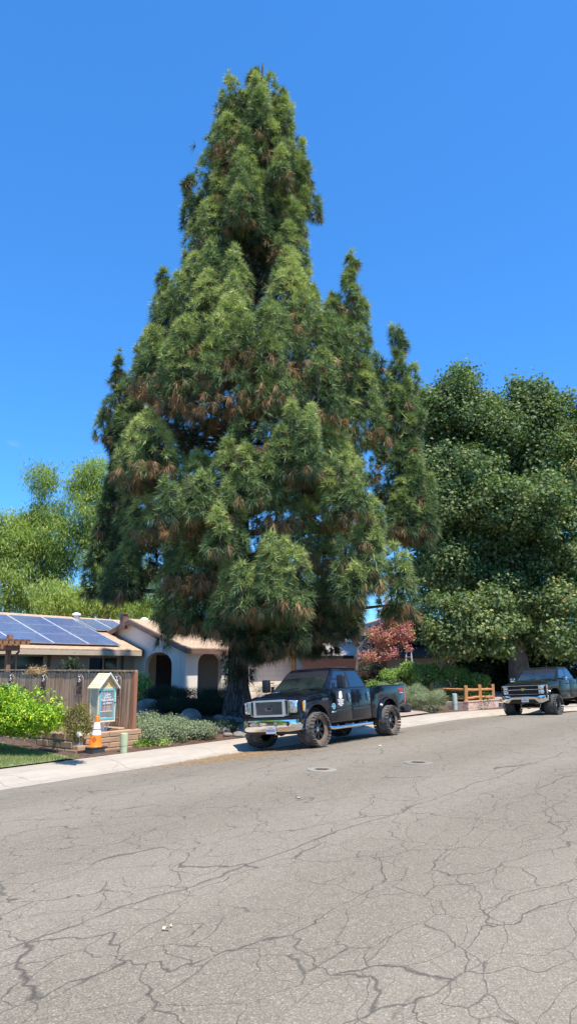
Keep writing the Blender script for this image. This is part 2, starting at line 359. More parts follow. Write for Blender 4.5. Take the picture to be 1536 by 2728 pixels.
def text(name,body,size,M4,mat,parent,ext=.002,align='CENTER',spacing=1.,sx=1.,bold=0.):
    cu=bpy.data.curves.new(name,'FONT'); cu.body=body; cu.size=size; cu.align_x=align; cu.align_y='CENTER'; cu.extrude=ext; cu.space_character=spacing; cu.offset=bold
    cu.resolution_u=2
    o=bpy.data.objects.new(name,cu); COL.objects.link(o); dg=bpy.context.evaluated_depsgraph_get()
    me=bpy.data.meshes.new_from_object(o.evaluated_get(dg)); bpy.data.objects.remove(o); me.transform(M4@Matrix.Diagonal((sx,1,1,1)))
    me.name=name; me.materials.clear(); me.materials.append(mat)
    o=bpy.data.objects.new(name,me); COL.objects.link(o); o.parent=parent; return o
def basis(loc,right,up):
    r=Vector(right).normalized(); u=Vector(up); u=(u-r*u.dot(r)).normalized(); n=r.cross(u)
    return Matrix(((r.x,u.x,n.x,loc[0]),(r.y,u.y,n.y,loc[1]),(r.z,u.z,n.z,loc[2]),(0,0,0,1)))
# ---------------------------------------------------------------- world, sun
SAZ_T=R(109); EL=R(66)
sh=Vector((math.cos(SAZ_T)*.5803+math.sin(SAZ_T)*.8144, math.cos(SAZ_T)*.8144-math.sin(SAZ_T)*.5803,0))
sd=Vector((sh.x*math.cos(EL),sh.y*math.cos(EL),math.sin(EL)))
w=bpy.data.worlds.new('World'); sc.world=w; w.use_nodes=True; nt=w.node_tree
sky=nt.nodes.new('ShaderNodeTexSky'); sky.sky_type='NISHITA'; sky.sun_disc=False; sky.sun_elevation=EL; sky.sun_rotation=math.atan2(sh.x,sh.y)
sky.altitude=300; sky.air_density=1.0; sky.dust_density=.35; sky.ozone_density=2.6
hs=nt.nodes.new('ShaderNodeHueSaturation'); hs.inputs['Hue'].default_value=.497; hs.inputs['Saturation'].default_value=1.2; hs.inputs['Value'].default_value=1.2; L(nt,sky.outputs[0],hs.inputs['Color']); gm=nt.nodes.new('ShaderNodeGamma'); gm.inputs[1].default_value=.75; L(nt,mix(nt,1.,hs.outputs[0],(.68,.96,1.14),'MULTIPLY'),gm.inputs[0]); skc=mix(nt,1.,gm.outputs[0],(.76,1.25,1.72),'MULTIPLY')
bg=nt.nodes['Background']; L(nt,skc,bg.inputs[0]); bg.inputs[1].default_value=.118
sl=bpy.data.lights.new('sun','SUN'); sl.energy=4.7; sl.angle=R(.53); sl.color=(1,.94,.84)
so=bpy.data.objects.new('sun',sl); COL.objects.link(so); so.rotation_euler=sd.to_track_quat('Z','Y').to_euler()
sc.view_settings.view_transform='Standard'; sc.view_settings.look='None'; sc.view_settings.exposure=.62; sc.view_settings.gamma=1
# ---------------------------------------------------------------- ground sheets
root_rot=(0,0,TH); ORG=W(0,0,0)
def sheet(name,t0,t1,q0,q1,mat,dt=1.,dq=.5,dz=0,zf=None,kind='structure',label=None):
    ts=list(np.arange(t0,t1+1e-6,dt)); 
    qs=sorted(set([round(q,3) for q in np.arange(q0,q1,dq)]+[q1]+[q for q,_ in PROF if q0<q<q1]))
    vs=[];fs=[]
    for t in ts:
        for q in qs:
            p=q+cur(t); z=gq(q)+dz+(zf(t,p) if zf else 0); vs.append((t,p,z))
    n=len(qs)
    for i in range(len(ts)-1):
        for j in range(n-1): fs.append((i*n+j,(i+1)*n+j,(i+1)*n+j+1,i*n+j+1))
    b=MB(); b.add(vs,fs); o=b.build(name,mat,smooth=True,auto=60); o.location=ORG; o.rotation_euler=root_rot
    return tag(o,label,None,None,kind)
sheet('road',-30,60,-16,1.8,M_asph,1,1)
sheet('sidewalk',-30,60,1.8,3.25,M_conc,1,.2,.004)
hump=lambda t,p:.05*math.sin(t*1.3)*math.cos(p*.9)*min(1,max(0,(p-cur(t)-3.5)/2))
sheet('yard_ground',-30,60,3.25,45,M_mulch,1,1,0,hump)
b=MB(); b.box((-900,-900,-.6),(900,900,-.5)); tag(b.build('ground',M_far),kind='structure')
# driveway in front of the garage (skewed) -- follows the terrain
def poly_strip(name,left,right,mat,dz=.03,n=14):
    vs=[];fs=[]
    for i in range(n+1):
        f=i/n
        for j in range(5):
            g=j/4; a=[left[0][k]+(left[1][k]-left[0][k])*f for k in (0,1)]; c=[right[0][k]+(right[1][k]-right[0][k])*f for k in (0,1)]
            t=a[0]+(c[0]-a[0])*g; p=a[1]+(c[1]-a[1])*g; vs.append((t,p,gz(t,p)+dz))
    for i in range(n):
        for j in range(4): fs.append((i*5+j,i*5+j+1,(i+1)*5+j+1,(i+1)*5+j))
    b=MB(); b.add(vs,fs); o=b.build(name,mat,smooth=True); o.location=ORG; o.rotation_euler=root_rot; return tag(o,kind='structure')
poly_strip('driveway',((7.6,3.26),(14.0,14.9)),((13.7,3.26),(20.3,14.9)),M_drive,.06)
poly_strip('neighbour_driveway',((20.2,3.26+cur(20.2)),(26,16)),((26,3.26+cur(26)),(34,14)),M_conc,.02)
# lawn patch and planting bed
def flat_poly(name,pts,mat,dz,kind='structure'):
    b=MB(); vs=[(t,p,gz(t,p)+dz) for t,p in pts]; b.add(vs,[tuple(range(len(vs)))]); o=b.build(name,mat); o.location=ORG; o.rotation_euler=root_rot; return tag(o,kind=kind)
PC=TP(atz(207,2018,.16))        # planter corner (street side)
LAWN=[(-16,3.27),(-4.9,3.27),(PC[0]-.1,PC[1]-.02),(PC[0]-.35,PC[1]+6),(-16,PC[1]+6)]
def lawn_sheet():
    vs=[];fs=[]; ps=[3.27+i*.4 for i in range(17)]; ts=[-16+i*.5 for i in range(23)]
    b=MB()
    for t in ts:
        for p in ps: vs.append((min(t,-4.85),p,gz(t,p)+.03))
    n=len(ps)
    for i in range(len(ts)-1):
        for j in range(n-1): fs.append((i*n+j,(i+1)*n+j,(i+1)*n+j+1,i*n+j+1))
    b.add(vs,fs); o=b.build('lawn',M_turf,smooth=True); o.location=ORG; o.rotation_euler=root_rot; tag(o,kind='structure')
lawn_sheet()
# grass blades as stuff
def blades(name,P,hgt,wd,mat,lean=.35,parent=None):
    n=len(P); h=hgt*rng.uniform(.6,1.3,n); a=rng.uniform(0,2*PI,n); 
    side=np.stack([np.cos(a),np.sin(a),np.zeros(n)],1)*wd
    tip=P+np.stack([rng.normal(0,lean,n)*h,rng.normal(0,lean,n)*h,h],1)
    V=np.stack([P-side,P+side,tip],1).reshape(-1,3)
    return npmesh(name,V,3,mat,parent,tint=rng.uniform(0,1,n))
pts=[]
for _ in range(30000):
    t=random.uniform(-9.5,-4.85); p=random.uniform(3.28,7.2)
    lim=PC[1]+ (PC[0]-t)*.25*0
    if t>PC[0]-.35+ (p-PC[1])*0 and p>PC[1]: continue
    pts.append(tuple(G(t,p,.03)))
tag(blades('lawn_grass',np.array(pts),.055,.006,LM_grass),kind='stuff')
# ---------------------------------------------------------------- foliage generators
TPL={'diamond':np.array([(-.5,0,0),(0,-.3,.04),(.5,0,-.04),(0,.3,.04)]),
 'leaf':np.array([(-.5,0,0),(-.15,-.22,.03),(.25,-.18,.02),(.5,0,-.08),(.25,.18,.02),(-.15,.22,.03)]),
 'thin':np.array([(-.5,0,0),(0,-.09,0),(.5,0,-.12),(0,.09,0)]),
 'maple':np.array([(-.35,0,0),(-.30,-.42,-.05),(-.02,-.20,.03),(.12,-.5,-.08),(.17,-.14,.03),(.55,0,-.1),(.17,.14,.03),(.12,.5,-.08),(-.02,.20,.03),(-.30,.42,-.05)])}
def unit(v): return v/np.maximum(np.linalg.norm(v,axis=1,keepdims=True),1e-9)
def leaves(name,C,Nn,size,tpl,mat,parent=None,tint=None,spread=.7,dirv=None):
    n=len(C); T=TPL[tpl]; k=len(T)
    nn=unit(Nn+rng.normal(0,spread,(n,3)))
    r=rng.normal(0,1,(n,3)) if dirv is None else dirv+rng.normal(0,.35,(n,3))
    u=unit(r-nn*np.sum(r*nn,1,keepdims=True)); w_=np.cross(nn,u); s=(size*rng.uniform(.65,1.3,n))[:,None]
    V=np.stack([C+s*(T[i,0]*u+T[i,1]*w_+T[i,2]*nn) for i in range(k)],1).reshape(-1,3)
    return npmesh(name,V,k,mat,parent,tint=rng.uniform(0,1,n) if tint is None else np.clip(tint,0,1))
def lobes_pts(lobes,ncl,npl,sig,rmin=.55,flat=.8,zmin=None):
    C=[];Nn=[];Tn=[]
    for (c,rad) in lobes:
        c=np.array(c); rad=np.array(rad if hasattr(rad,'__len__') else (rad,rad,rad*.9)); area=(rad[0]*rad[1]+rad[0]*rad[2]+rad[1]*rad[2])/3
        m=max(3,int(ncl*area)); d=unit(rng.normal(0,1,(m,3))); rr=rng.uniform(rmin,1,m)**.5
        cc=c+d*rad*rr[:,None]; ct=rng.normal(0,.13,m)
        k=rng.integers(int(npl*.6),int(npl*1.4)+1,m); idx=np.repeat(np.arange(m),k)
        off=rng.normal(0,1,(len(idx),3))*np.array([sig,sig,sig*flat])
        C.append(cc[idx]+off); Nn.append(unit(d[idx]*.6+off/sig*.35+np.array([0,0,.55]))); Tn.append(ct[idx])
    C=np.concatenate(C);Nn=np.concatenate(Nn);Tn=np.concatenate(Tn)
    if zmin is not None: k=C[:,2]>zmin; C,Nn,Tn=C[k],Nn[k],Tn[k]
    return C,Nn,Tn
def limb_path(a,b,sag=.15,n=5):
    a=Vector(a);b=Vector(b); L_=(b-a).length; o=[]
    for i in range(n+1):
        f=i/n; p=a.lerp(b,f)+Vector((random.uniform(-1,1),random.uniform(-1,1),0))*L_*.03*(0<i<n); p.z+=math.sin(f*PI)*L_*sag*.4; o.append(p)
    return o
def bush(name,label,cat,c,rad,n,size,mat,group=None,tpl='leaf',sig=.08,npl=14,stems=5,tintb=.5,rmin=.6,extra=None,smat=None,spread=.7):
    """c at ground; rad (x,y,z) of crown with centre lifted"""
    root=empty(name,c,0,label,cat,group)
    z0=rad[2]*.9; lob=[((0,0,z0),rad)]
    if extra: lob+=extra
    C,Nn,Tn=lobes_pts(lob,1,npl,sig,rmin); 
    tot=len(C); reps=max(1,int(round(n/tot)))
    Cs,Ns,Ts=[C],[Nn],[Tn]
    for _ in range(reps-1):
        a,b_,c_=lobes_pts(lob,1,npl,sig,rmin); Cs.append(a);Ns.append(b_);Ts.append(c_)
    C=np.concatenate(Cs);Nn=np.concatenate(Ns);Tn=np.concatenate(Ts); k=C[:,2]>.02; C,Nn,Tn=C[k],Nn[k],Tn[k]
    hz=(C[:,2]/(rad[2]*2))
    leaves('foliage',C,Nn,size,tpl,mat,root,tint=tintb+Tn+rng.normal(0,.18,len(C)),spread=spread)
    b=MB()
    for i in range(stems):
        a=random.uniform(0,2*PI); e=(math.cos(a)*rad[0]*.6,math.sin(a)*rad[1]*.6,z0*random.uniform(.7,1.4))
        b.tube(limb_path((e[0]*.1,e[1]*.1,-.05),e),[.02*max(1,rad[2]),.016*max(1,rad[2]),.012,.01,.008,.005],5)
    b.build('stem',smat or M_twig,root,smooth=True)
    return root
# ---------------------------------------------------------------- pine
TB=Vector(atz(632,1907,.42)); TB.z=gw(TB.x,TB.y)-.05
def pineX(z): # trunk axis
    f=min(1,max(0,z/29.)); return TB.x+ .75*f*f
PR=[(1640,520,720),(1610,440,850),(1585,400,930),(1550,365,965),(1500,330,1000),(1450,310,1000),(1400,305,990),(1300,280,985),(1200,275,985),(1100,278,980),(1000,290,945),(930,325,905),(850,380,850),(790,400,810),(740,425,795),(700,462,788),(650,468,772),(600,472,772),(560,478,790),(500,485,798),(450,502,782),(400,522,758),(350,533,745),(300,550,722),(250,556,688),(200,585,678),(172,615,650)]
PZ=[]
for (y,xl,xr) in PR:
    s=2728/2576.; a=atY(xl*s,y*s,TB.y); b_=atY(xr*s,y*s,TB.y); PZ.append((a.z,a.x,b_.x))
PZ.sort()
def prof(z):
    if z<=PZ[0][0]: return PZ[0][1:]
    for A,B in zip(PZ,PZ[1:]):
        if z<=B[0]:
            f=(z-A[0])/(B[0]-A[0]); return (A[1]+(B[1]-A[1])*f, A[2]+(B[2]-A[2])*f)
    return PZ[-1][1:]
def pine():
    root=empty('pine_tree',TB,0,'huge conical pine towering above the black pickup truck, long drooping needle tufts','tree')
    ox,oy,oz=TB
    tc=[];ta=[];tt=[];tl=[]   # tuft centres, axes, tint, length
    LB=MB()
    def tuft(p,ax,ti,ln=.37): tc.append(tuple(p)); ta.append(tuple(ax)); tt.append(ti); tl.append(ln)
    def plume(base,tip,rad,dens=1.,ti=.5,dead=.06):
        base=Vector(base);tip=Vector(tip); Ln=(tip-base).length; n=int(max(6,Ln/.085*dens)); ax=(tip-base).normalized(); o1=ax.orthogonal().normalized(); o2=ax.cross(o1)
        for i in range(n):
            f=(i+random.random())/n; r=rad*math.sqrt(max(0,1-f*f))*min(1,.45+2*f)*random.uniform(.6,1.05)+.03; a=random.uniform(0,2*PI); od=o1*math.cos(a)+o2*math.sin(a)
            c=base.lerp(tip,f)+od*r; 
            axn=(od*.8+ax*.6+Vector((0,0,.45))).normalized()
            lowdead = (od.z<-.25 and random.random()<dead*4) or random.random()<dead*.4
            tuft(c,axn if not lowdead else (axn+Vector((0,0,-1.1))).normalized(), random.uniform(0,.1) if lowdead else min(1,max(.13,ti+random.gauss(0,.15))))
        LB.tube([base,base.lerp(tip,.5),tip],[.022,.015,.006],4)
    ztop=PZ[-1][0]
    def mass(c,r,h,ti,out=(0,0),dead=.2,dens=1.,tl_=.29):
        """one bough mass: an upswept mound of tufts, ragged and brown underneath"""
        cx,cy,cz=c; n=int(92*dens*(r/.9)*(h/1.6)+18); ph=random.uniform(0,6)
        for i in range(n):
            f=random.random()**1.25; a=random.uniform(0,2*PI)
            rr=r*(1-f)**.62*(1+.22*math.sin(a*3+ph))*random.uniform(.62,1.04)
            od=Vector((math.cos(a),math.sin(a),0)); lean=f*.35
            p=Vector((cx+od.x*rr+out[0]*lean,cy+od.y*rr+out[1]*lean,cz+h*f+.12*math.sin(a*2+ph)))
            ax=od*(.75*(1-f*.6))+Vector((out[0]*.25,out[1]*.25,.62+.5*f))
            tuft(p,ax,min(1,max(.14,ti-.16+.42*f+random.gauss(0,.12))),tl_*random.uniform(.85,1.15))  # tint rises with height: bright top and shaded base painted into each clump
        for i in range(int(n*.50)):   # hanging underside: dead tufts brown, live ones tinted darker as painted shade
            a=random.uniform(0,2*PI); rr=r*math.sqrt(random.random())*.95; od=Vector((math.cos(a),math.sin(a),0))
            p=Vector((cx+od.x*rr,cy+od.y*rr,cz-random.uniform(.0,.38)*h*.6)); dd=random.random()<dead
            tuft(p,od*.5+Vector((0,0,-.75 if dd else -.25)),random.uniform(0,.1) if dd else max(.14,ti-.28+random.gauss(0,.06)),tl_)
        LB.tube([(cx-out[0]*.6,cy-out[1]*.6,cz-.25),(cx,cy,cz+.1),(cx+out[0]*.2,cy+out[1]*.2,cz+h*.95)],[.04,.03,.01],5)
        for k in range(5):
            a=random.uniform(0,2*PI); f=random.uniform(.05,.6); LB.tube([(cx,cy,cz+h*f*.7),(cx+math.cos(a)*r*(1-f)*.9,cy+math.sin(a)*r*(1-f)*.9,cz+h*f+.1)],[.016,.006],4)
    z=3.95; ga=0
    while z<ztop-2.0:
        xl,xr=prof(z); X0=pineX(z); Rl=max(.3,X0-xl); Rr=max(.3,xr-X0); Rm=(Rl+Rr)/2
        r_=min(1.12,.20+.185*Rm); h_=r_*random.uniform(1.5,1.9)+.25
        nb=max(3,int(2*PI*Rm*.82/(r_*1.85))); ga+=random.uniform(.4,.9)+PI/nb
        for i in range(nb):
            a=ga+2*PI*(i+random.uniform(-.28,.28))/nb; ca,sa=math.cos(a),math.sin(a)
            Rx=Rr if ca>0 else Rl; Ry=Rm*.95
            Rs=1/math.sqrt((ca/Rx)**2+(sa/Ry)**2); r=r_*random.choice((.65,.85,1.,1.2,1.4))*random.uniform(.92,1.08); Rb=max(.10,(Rs-r*.95)*random.uniform(.82,1.0)+random.choice((0,0,.15,-.4))*min(1,Rm/2))
            zz=z+random.uniform(-.4,.4); c=(X0+ca*Rb,TB.y+sa*Rb,zz)
            st_=Vector((X0,TB.y,zz-.35-Rb*.22)); r0=.03+.011*Rb
            LB.tube([st_,st_.lerp(Vector(c),.5)+Vector((0,0,-.05*Rb)),Vector(c)],[r0*1.3,r0,.03],5)
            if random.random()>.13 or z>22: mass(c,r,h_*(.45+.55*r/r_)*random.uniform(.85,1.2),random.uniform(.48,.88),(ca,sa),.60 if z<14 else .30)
            # inner sprays close up the core; their low tint paints in its shade
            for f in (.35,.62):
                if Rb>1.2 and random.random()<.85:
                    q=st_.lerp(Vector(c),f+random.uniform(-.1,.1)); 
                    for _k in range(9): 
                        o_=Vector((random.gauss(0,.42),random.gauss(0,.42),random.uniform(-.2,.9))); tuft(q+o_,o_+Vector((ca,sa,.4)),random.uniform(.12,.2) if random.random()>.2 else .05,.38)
        z+=h_*.86
    # drooping skirt round the bole
    for i in range(46):
        a=random.uniform(0,2*PI); rr=random.uniform(.5,4.4); zz=3.3+rr*.10+random.uniform(0,1.4)
        q=Vector((TB.x+1.6+math.cos(a)*rr*.7,TB.y+math.sin(a)*rr*.8,zz)); plume(q+Vector((0,0,.7)),q+Vector((math.cos(a)*.2,math.sin(a)*.2,-.15)),.4,1.1,.22,.12)
    # tall secondary leaders that break the outline
    def spire(xt,yt,yb,hw,Y,dens=1.,ti=.5):
        s=2728/2576.; top=atY(xt*s,yt*s,Y); bot=atY(xt*s,yb*s,Y); hwm=hw*s/1950*Y; hgt=top.z-bot.z
        LB.tube([(pineX(bot.z),TB.y,bot.z-.1),(bot.x*.8+pineX(bot.z)*.2,Y*.9+TB.y*.1,bot.z-.1),bot,top],[.06,.055,.045,.012],6)
        zc_=bot.z
        while zc_<top.z-.35:
            f=(zc_-bot.z)/hgt; rad=max(.22,hwm*(1-f)**.75); hh=rad*1.5+.25; m_=1 if rad<.4 else (3 if rad<.8 else 4); a0=random.uniform(0,6)
            for k_ in range(m_):
                a=a0+2*PI*k_/m_; e=rad*.5 if m_>1 else 0; mass((top.x+(bot.x-top.x)*(1-f)*.3+math.cos(a)*e+random.gauss(0,.12),Y+math.sin(a)*e,zc_+random.uniform(-.1,.2)),rad*(.66 if m_>1 else 1)*random.uniform(.75,1.2),min(hh*random.uniform(.8,1.15),top.z-zc_+.05),ti+random.uniform(-.08,.08),(math.cos(a)*.6,math.sin(a)*.6),.25,dens)
            zc_+=hh*random.uniform(.7,.95)
    y0=TB.y
    spire(878,652,1010,74,y0-.6,ti=.62); spire(838,740,980,50,y0-1.2,ti=.6); spire(1004,812,1330,74,y0-.3,ti=.6); spire(960,905,1100,38,y0-.6,ti=.5); spire(1035,1010,1330,42,y0-.6,ti=.5)
    spire(418,684,880,46,y0-.8,ti=.55); spire(290,898,1100,34,y0,ti=.5); spire(318,960,1120,36,y0,ti=.5); spire(284,1162,1480,50,y0+.8,ti=.36); spire(352,885,1080,32,y0+.3); spire(378,818,960,34,y0+.4)
    spire(1030,1195,1320,34,y0-.8); spire(720,1480,1615,62,y0-3.4,ti=.42); spire(655,1520,1640,50,y0-2.6,ti=.35); spire(840,1470,1590,56,y0-2.8,ti=.46); spire(780,1520,1625,50,y0-2,ti=.35); spire(600,1480,1590,52,y0-3.4,ti=.4); spire(322,1215,1480,44,y0+.3,ti=.4); spire(325,1000,1150,40,y0+.2,ti=.42); spire(928,1258,1450,62,y0-4.0,ti=.7); spire(1000,1355,1520,52,y0-3.2,ti=.62); spire(870,1360,1500,50,y0-4.2,ti=.62)
    spire(568,1200,1370,52,y0-4.6,ti=.68); spire(690,1370,1520,80,y0-4.8,ti=.68); spire(600,1420,1530,50,y0-4.8,ti=.6); spire(320,1362,1480,44,y0-1.5,ti=.5); spire(350,1098,1210,46,y0-2.2,ti=.62)
    spire(640,1130,1250,60,y0-4.4,ti=.68); spire(470,1190,1300,60,y0-4.4,ti=.55); spire(750,1010,1180,70,y0-4.4,ti=.66); spire(850,1150,1280,55,y0-4.3,ti=.6); spire(480,448,560,26,y0-.3); spire(762,400,540,30,y0-.2); spire(700,262,400,32,y0-.2); spire(588,226,340,34,y0,ti=.5)
    spire(640,168,330,30,y0,1.2,.5); spire(612,400,560,50,y0-2.2,ti=.62); spire(600,740,880,60,y0-3.6,ti=.66); spire(500,800,960,60,y0-3.6,ti=.66)
    # a few low sprigs hanging into view
    for (px,py,Y) in ((430,1725,24.5),(600,1775,25.5),(615,1810,26.5),(655,1815,26.2),(560,1700,25),(505,1660,24.5),(760,1745,25),(795,1700,25),(950,1640,25.2),(905,1660,25)):
        q=atY(px,py,Y); plume(q+Vector((0,0,.55)),q,.22,1.3,.2,.05); LB.tube([(q.x,q.y,q.z+.5),(q.x*.6+TB.x*.4,q.y*.6+TB.y*.4,q.z+1.6)],[.012,.03],4)
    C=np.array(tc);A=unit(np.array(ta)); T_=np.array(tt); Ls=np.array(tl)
    hi=np.where(C[:,2]>17)[0]; Q=C[hi].astype(np.float32); cnt=np.array([(((Q-q)**2).sum(1)<.49).sum() for q in Q]); drop=hi[cnt<9]; keep=np.ones(len(C),bool); keep[drop]=False
    C,A,T_,Ls=C[keep],A[keep],T_[keep],Ls[keep]; n=len(C); k=32
    print('tufts',n)
    idx=np.repeat(np.arange(n),k); c=C[idx]; ax=A[idx]
    r=rng.normal(0,1,(n*k,3)); perp=unit(r-ax*np.sum(r*ax,1,keepdims=True)); ph=rng.uniform(R(8),R(88),n*k)[:,None]
    d=ax*np.cos(ph)+perp*np.sin(ph); ln=(Ls[idx]*rng.uniform(.75,1.15,n*k))[:,None]
    tip=c+d*ln; tip[:,2]-=(.05+.07*(1-d[:,2]))*(ln[:,0]/.33)
    side=unit(np.cross(d,rng.normal(0,1,(n*k,3))))*.0095
    V=np.stack([c+d*.02-side,c+d*.02+side,tip],1).reshape(-1,3)-np.array([ox,oy,oz])
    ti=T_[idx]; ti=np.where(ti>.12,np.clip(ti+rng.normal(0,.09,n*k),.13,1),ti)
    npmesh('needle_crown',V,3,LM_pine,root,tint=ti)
    tb=MB(); rr=[]; pth=[]
    for i in range(22):
        z_=i/21*28.3; pth.append((pineX(z_)-ox,.0,z_-.15)); b_=.37*(1-z_/29.5)+.02; rr.append(b_+ (.22*math.exp(-z_*2.2)))
    tb.tube(pth,rr,20); tr=tb.build('trunk',M_bark,root,smooth=True,auto=80)
    # lumpy bole
    me=tr.data
    for v in me.vertices:
        a=math.atan2(v.co.y,v.co.x); s=1+.05*math.sin(a*5+v.co.z*1.3)+.04*math.sin(a*9-v.co.z*2)+(.10*math.sin(a*4+1)*math.exp(-max(0,v.co.z)*2)); ax_=pineX(v.co.z)-ox
        v.co.x=ax_+(v.co.x-ax_)*s; v.co.y*=s
    LBo=MB(); LBo.v=[(x-ox,y-oy,z_-oz) for x,y,z_ in LB.v]; LBo.f=LB.f; LBo.m=LB.m
    LBo.build('limbs',M_bark,root,smooth=True)
pine()
# ---------------------------------------------------------------- broadleaf trees
def tree(name,label,base,trunk,lobes,mat,ncl,npl,sig,size,tpl,bark,group=None,tb=.5,rmin=.5,droop=None,spread=.7,group_flat=False):
    root=empty(name,base,0,label,'tree',group); o=np.array(base)
    lob=[((np.array(c)-o),rad) for c,rad in lobes]
    big=lob; lob=[]
    for c,rad in big:
        rad=np.array(rad if hasattr(rad,'__len__') else (rad,rad,rad*.9)); lob.append((c,rad*.72))
        if rad.max()>.8 and not group_flat:
            for _ in range(7):
                d=rng.normal(0,1,3); d/=np.linalg.norm(d); s=rng.uniform(.28,.5); lob.append((c+d*rad*rng.uniform(.55,.85),rad*s))
    C,Nn,Tn=lobes_pts(lob,ncl,npl,sig,rmin)
    lob=big
    dv=None
    if droop: dv=np.tile(np.array([[0,0,-1.]]),(len(C),1))
    leaves('crown',C,Nn,size,tpl,mat,root,tint=tb+Tn+rng.normal(0,.16,len(C)),dirv=dv,spread=spread)
    b=MB(); r0,tx,ty,th=trunk
    top=Vector((tx,ty,th)); b.tube([(0,0,-.2),(tx*.2,ty*.2,th*.25),(tx*.5,ty*.5,th*.6),(tx,ty,th)],[r0*1.35,r0,r0*.85,r0*.6],14)
    for c,rad in lob:
        s=Vector((tx*.6,ty*.6,th*random.uniform(.55,1.))); b.tube(limb_path(s,c,.2,6),[r0*.38,r0*.32,r0*.25,r0*.18,r0*.12,r0*.08,r0*.04],7)
        for _ in range(4):
            d=Vector(np.random.RandomState(random.randint(0,9999)).normal(0,1,3)).normalized(); rd=rad if hasattr(rad,'__len__') else (rad,)*3
            e=Vector(c)+Vector((d.x*rd[0],d.y*rd[1],abs(d.z)*rd[2]))*.8; b.tube(limb_path(Vector(c),e,.1,3),[r0*.09,r0*.07,r0*.05,r0*.02],5)
    b.build('trunk',bark,root,smooth=True,auto=80); return root
def LP(px,py,Y,r): v=atY(px,py,Y); return ((v.x,v.y,v.z),r)
def LS(px,py,Y,r): return LP(px,py,Y*1.16,tuple(x*1.16 for x in r))
# sycamore on the right
SYF=[LS(1110+j*72+random.uniform(-20,20),1130+i*92+random.uniform(-25,25),39+random.uniform(-1,1.3),(random.uniform(1.2,1.7),1.7,random.uniform(1.1,1.6))) for i in range(7) for j in range(6) if not (j==0 and i>3) and not (j==1 and i>5)]
sb=atY(1386,1800,44.5); sb.z=gw(sb.x,sb.y)
tree('sycamore_tree','broad sycamore rising right behind the grille fronted pickup, thick pale trunk',sb,(.6,-.5,0,7.4),
 [LS(1215,1090,38,(2.2,2.4,2.4)),LS(1220,1035,38,(1.1,1.3,1.6)),LS(1150,1120,39,(1.5,2,1.9)),LS(1290,1150,37.5,(2,2.2,1.9)),LS(1150,1250,38,(1.7,2.3,1.8)),
  LS(1180,1350,36,(2.0,2.3,1.7)),LS(1270,1260,36,(1.7,2,1.4)),LS(1300,1340,34.5,(1.9,1.8,1.2)),LS(1390,1340,34,(2.0,1.8,1.3)),LS(1440,1300,35.5,(1.5,1.8,1.2)),LS(1210,1440,37,(1.8,2,1.2)),LS(1130,1480,39,(1.5,2,2.0)),LS(1213,1000,38,(.55,.6,.8)),LS(1190,1045,38,(.7,.7,.7)),LS(1255,1060,38,(.6,.7,.7)),LS(1385,1030,38,(.6,.6,.7)),LS(1430,1035,38,(.6,.6,.6)),LS(1475,1075,38,(.7,.6,.7)),LS(1120,1060,38.5,(.5,.6,.8)),LS(1200,1540,36,(1.4,1.5,1.1)),LS(1300,1560,35.5,(1.3,1.4,.9)),LS(1370,1580,35.5,(1.3,1.4,1.0)),
  LS(1400,1150,38,(2.3,2.4,2.2)),LS(1395,1080,38,(1.4,1.5,1.6)),LS(1440,1085,38,(1.2,1.3,1.2)),LS(1460,1190,37.5,(1.9,2,1.6)),LS(1340,1250,39,(1.6,2,1.5)),LS(1470,1390,35,(1.6,1.6,1.2)),
  LS(1340,1500,37,(2.2,2.4,1.9)),LS(1250,1560,38,(2,2,1.6)),LS(1470,1540,37,(2.2,2.2,2.2)),LS(1400,1650,37.5,(1.9,1.8,1.2)),LS(1150,1570,40,(1.3,1.6,1.4)),LS(1300,1640,38,(1.6,1.8,1.3)),LS(1440,1640,36.5,(1.5,1.6,1.2)),LS(1340,1420,36,(1.7,1.8,1.2)),LS(1120,1650,41,(1.0,1.4,1.2)),LS(1330,1720,39.5,(1.5,1.4,.8)),LS(1220,1500,36,(1.5,1.6,1.1))]+SYF,
 LM_syc,24,24,.34,.205,'maple',M_bark2,rmin=.15,spread=.6)
tree('sycamore_tree','low leafy sycamore with a wide lit bough arching over the rose bushes',W(21,5.2,gz(21,5.2)),(.16,-.3,0,2.8),
 [LP(1235,1620,36.3,(1.3,1.4,.8)),LP(1190,1680,36.3,(1.3,1.3,.8)),LP(1290,1680,36.3,(1.3,1.3,.8)),LP(1240,1660,36,(1.3,1.3,.8)),LP(1180,1725,36.6,(.7,1,.5)),LP(1315,1725,36.6,(.9,1,.5)),LP(1230,1725,36.3,(1.2,1.2,.5)),LP(1175,1600,37,(.8,1,.6)),LP(1310,1600,36.6,(1.1,1.1,.8)),LP(1350,1660,36.3,(.9,1,.7))],
 LM_syc,44,20,.2,.19,'maple',M_bark2,rmin=.4,tb=.6,spread=.5)
tree('sycamore_tree','partly cropped sycamore at the right edge of the photo, behind the second pickup',atY(1640,1790,43)*1,(.4,0,0,6),
 [LS(1545,1180,38,(1.6,2,2.2)),LS(1540,1115,38,(1,1.2,1.3)),LS(1560,1330,37,(1.6,2,2.2)),LS(1545,1500,35,(1.5,1.6,1.7)),LS(1520,1610,34,(1.2,1.3,1.2)),LS(1530,1690,33.5,(1.2,1.3,.8)),LS(1610,1450,38,(2,2,4)),LS(1500,1730,33.5,(.9,1,.35))],
 LM_syc,28,26,.28,.205,'maple',M_bark2,rmin=.3,tb=.6)
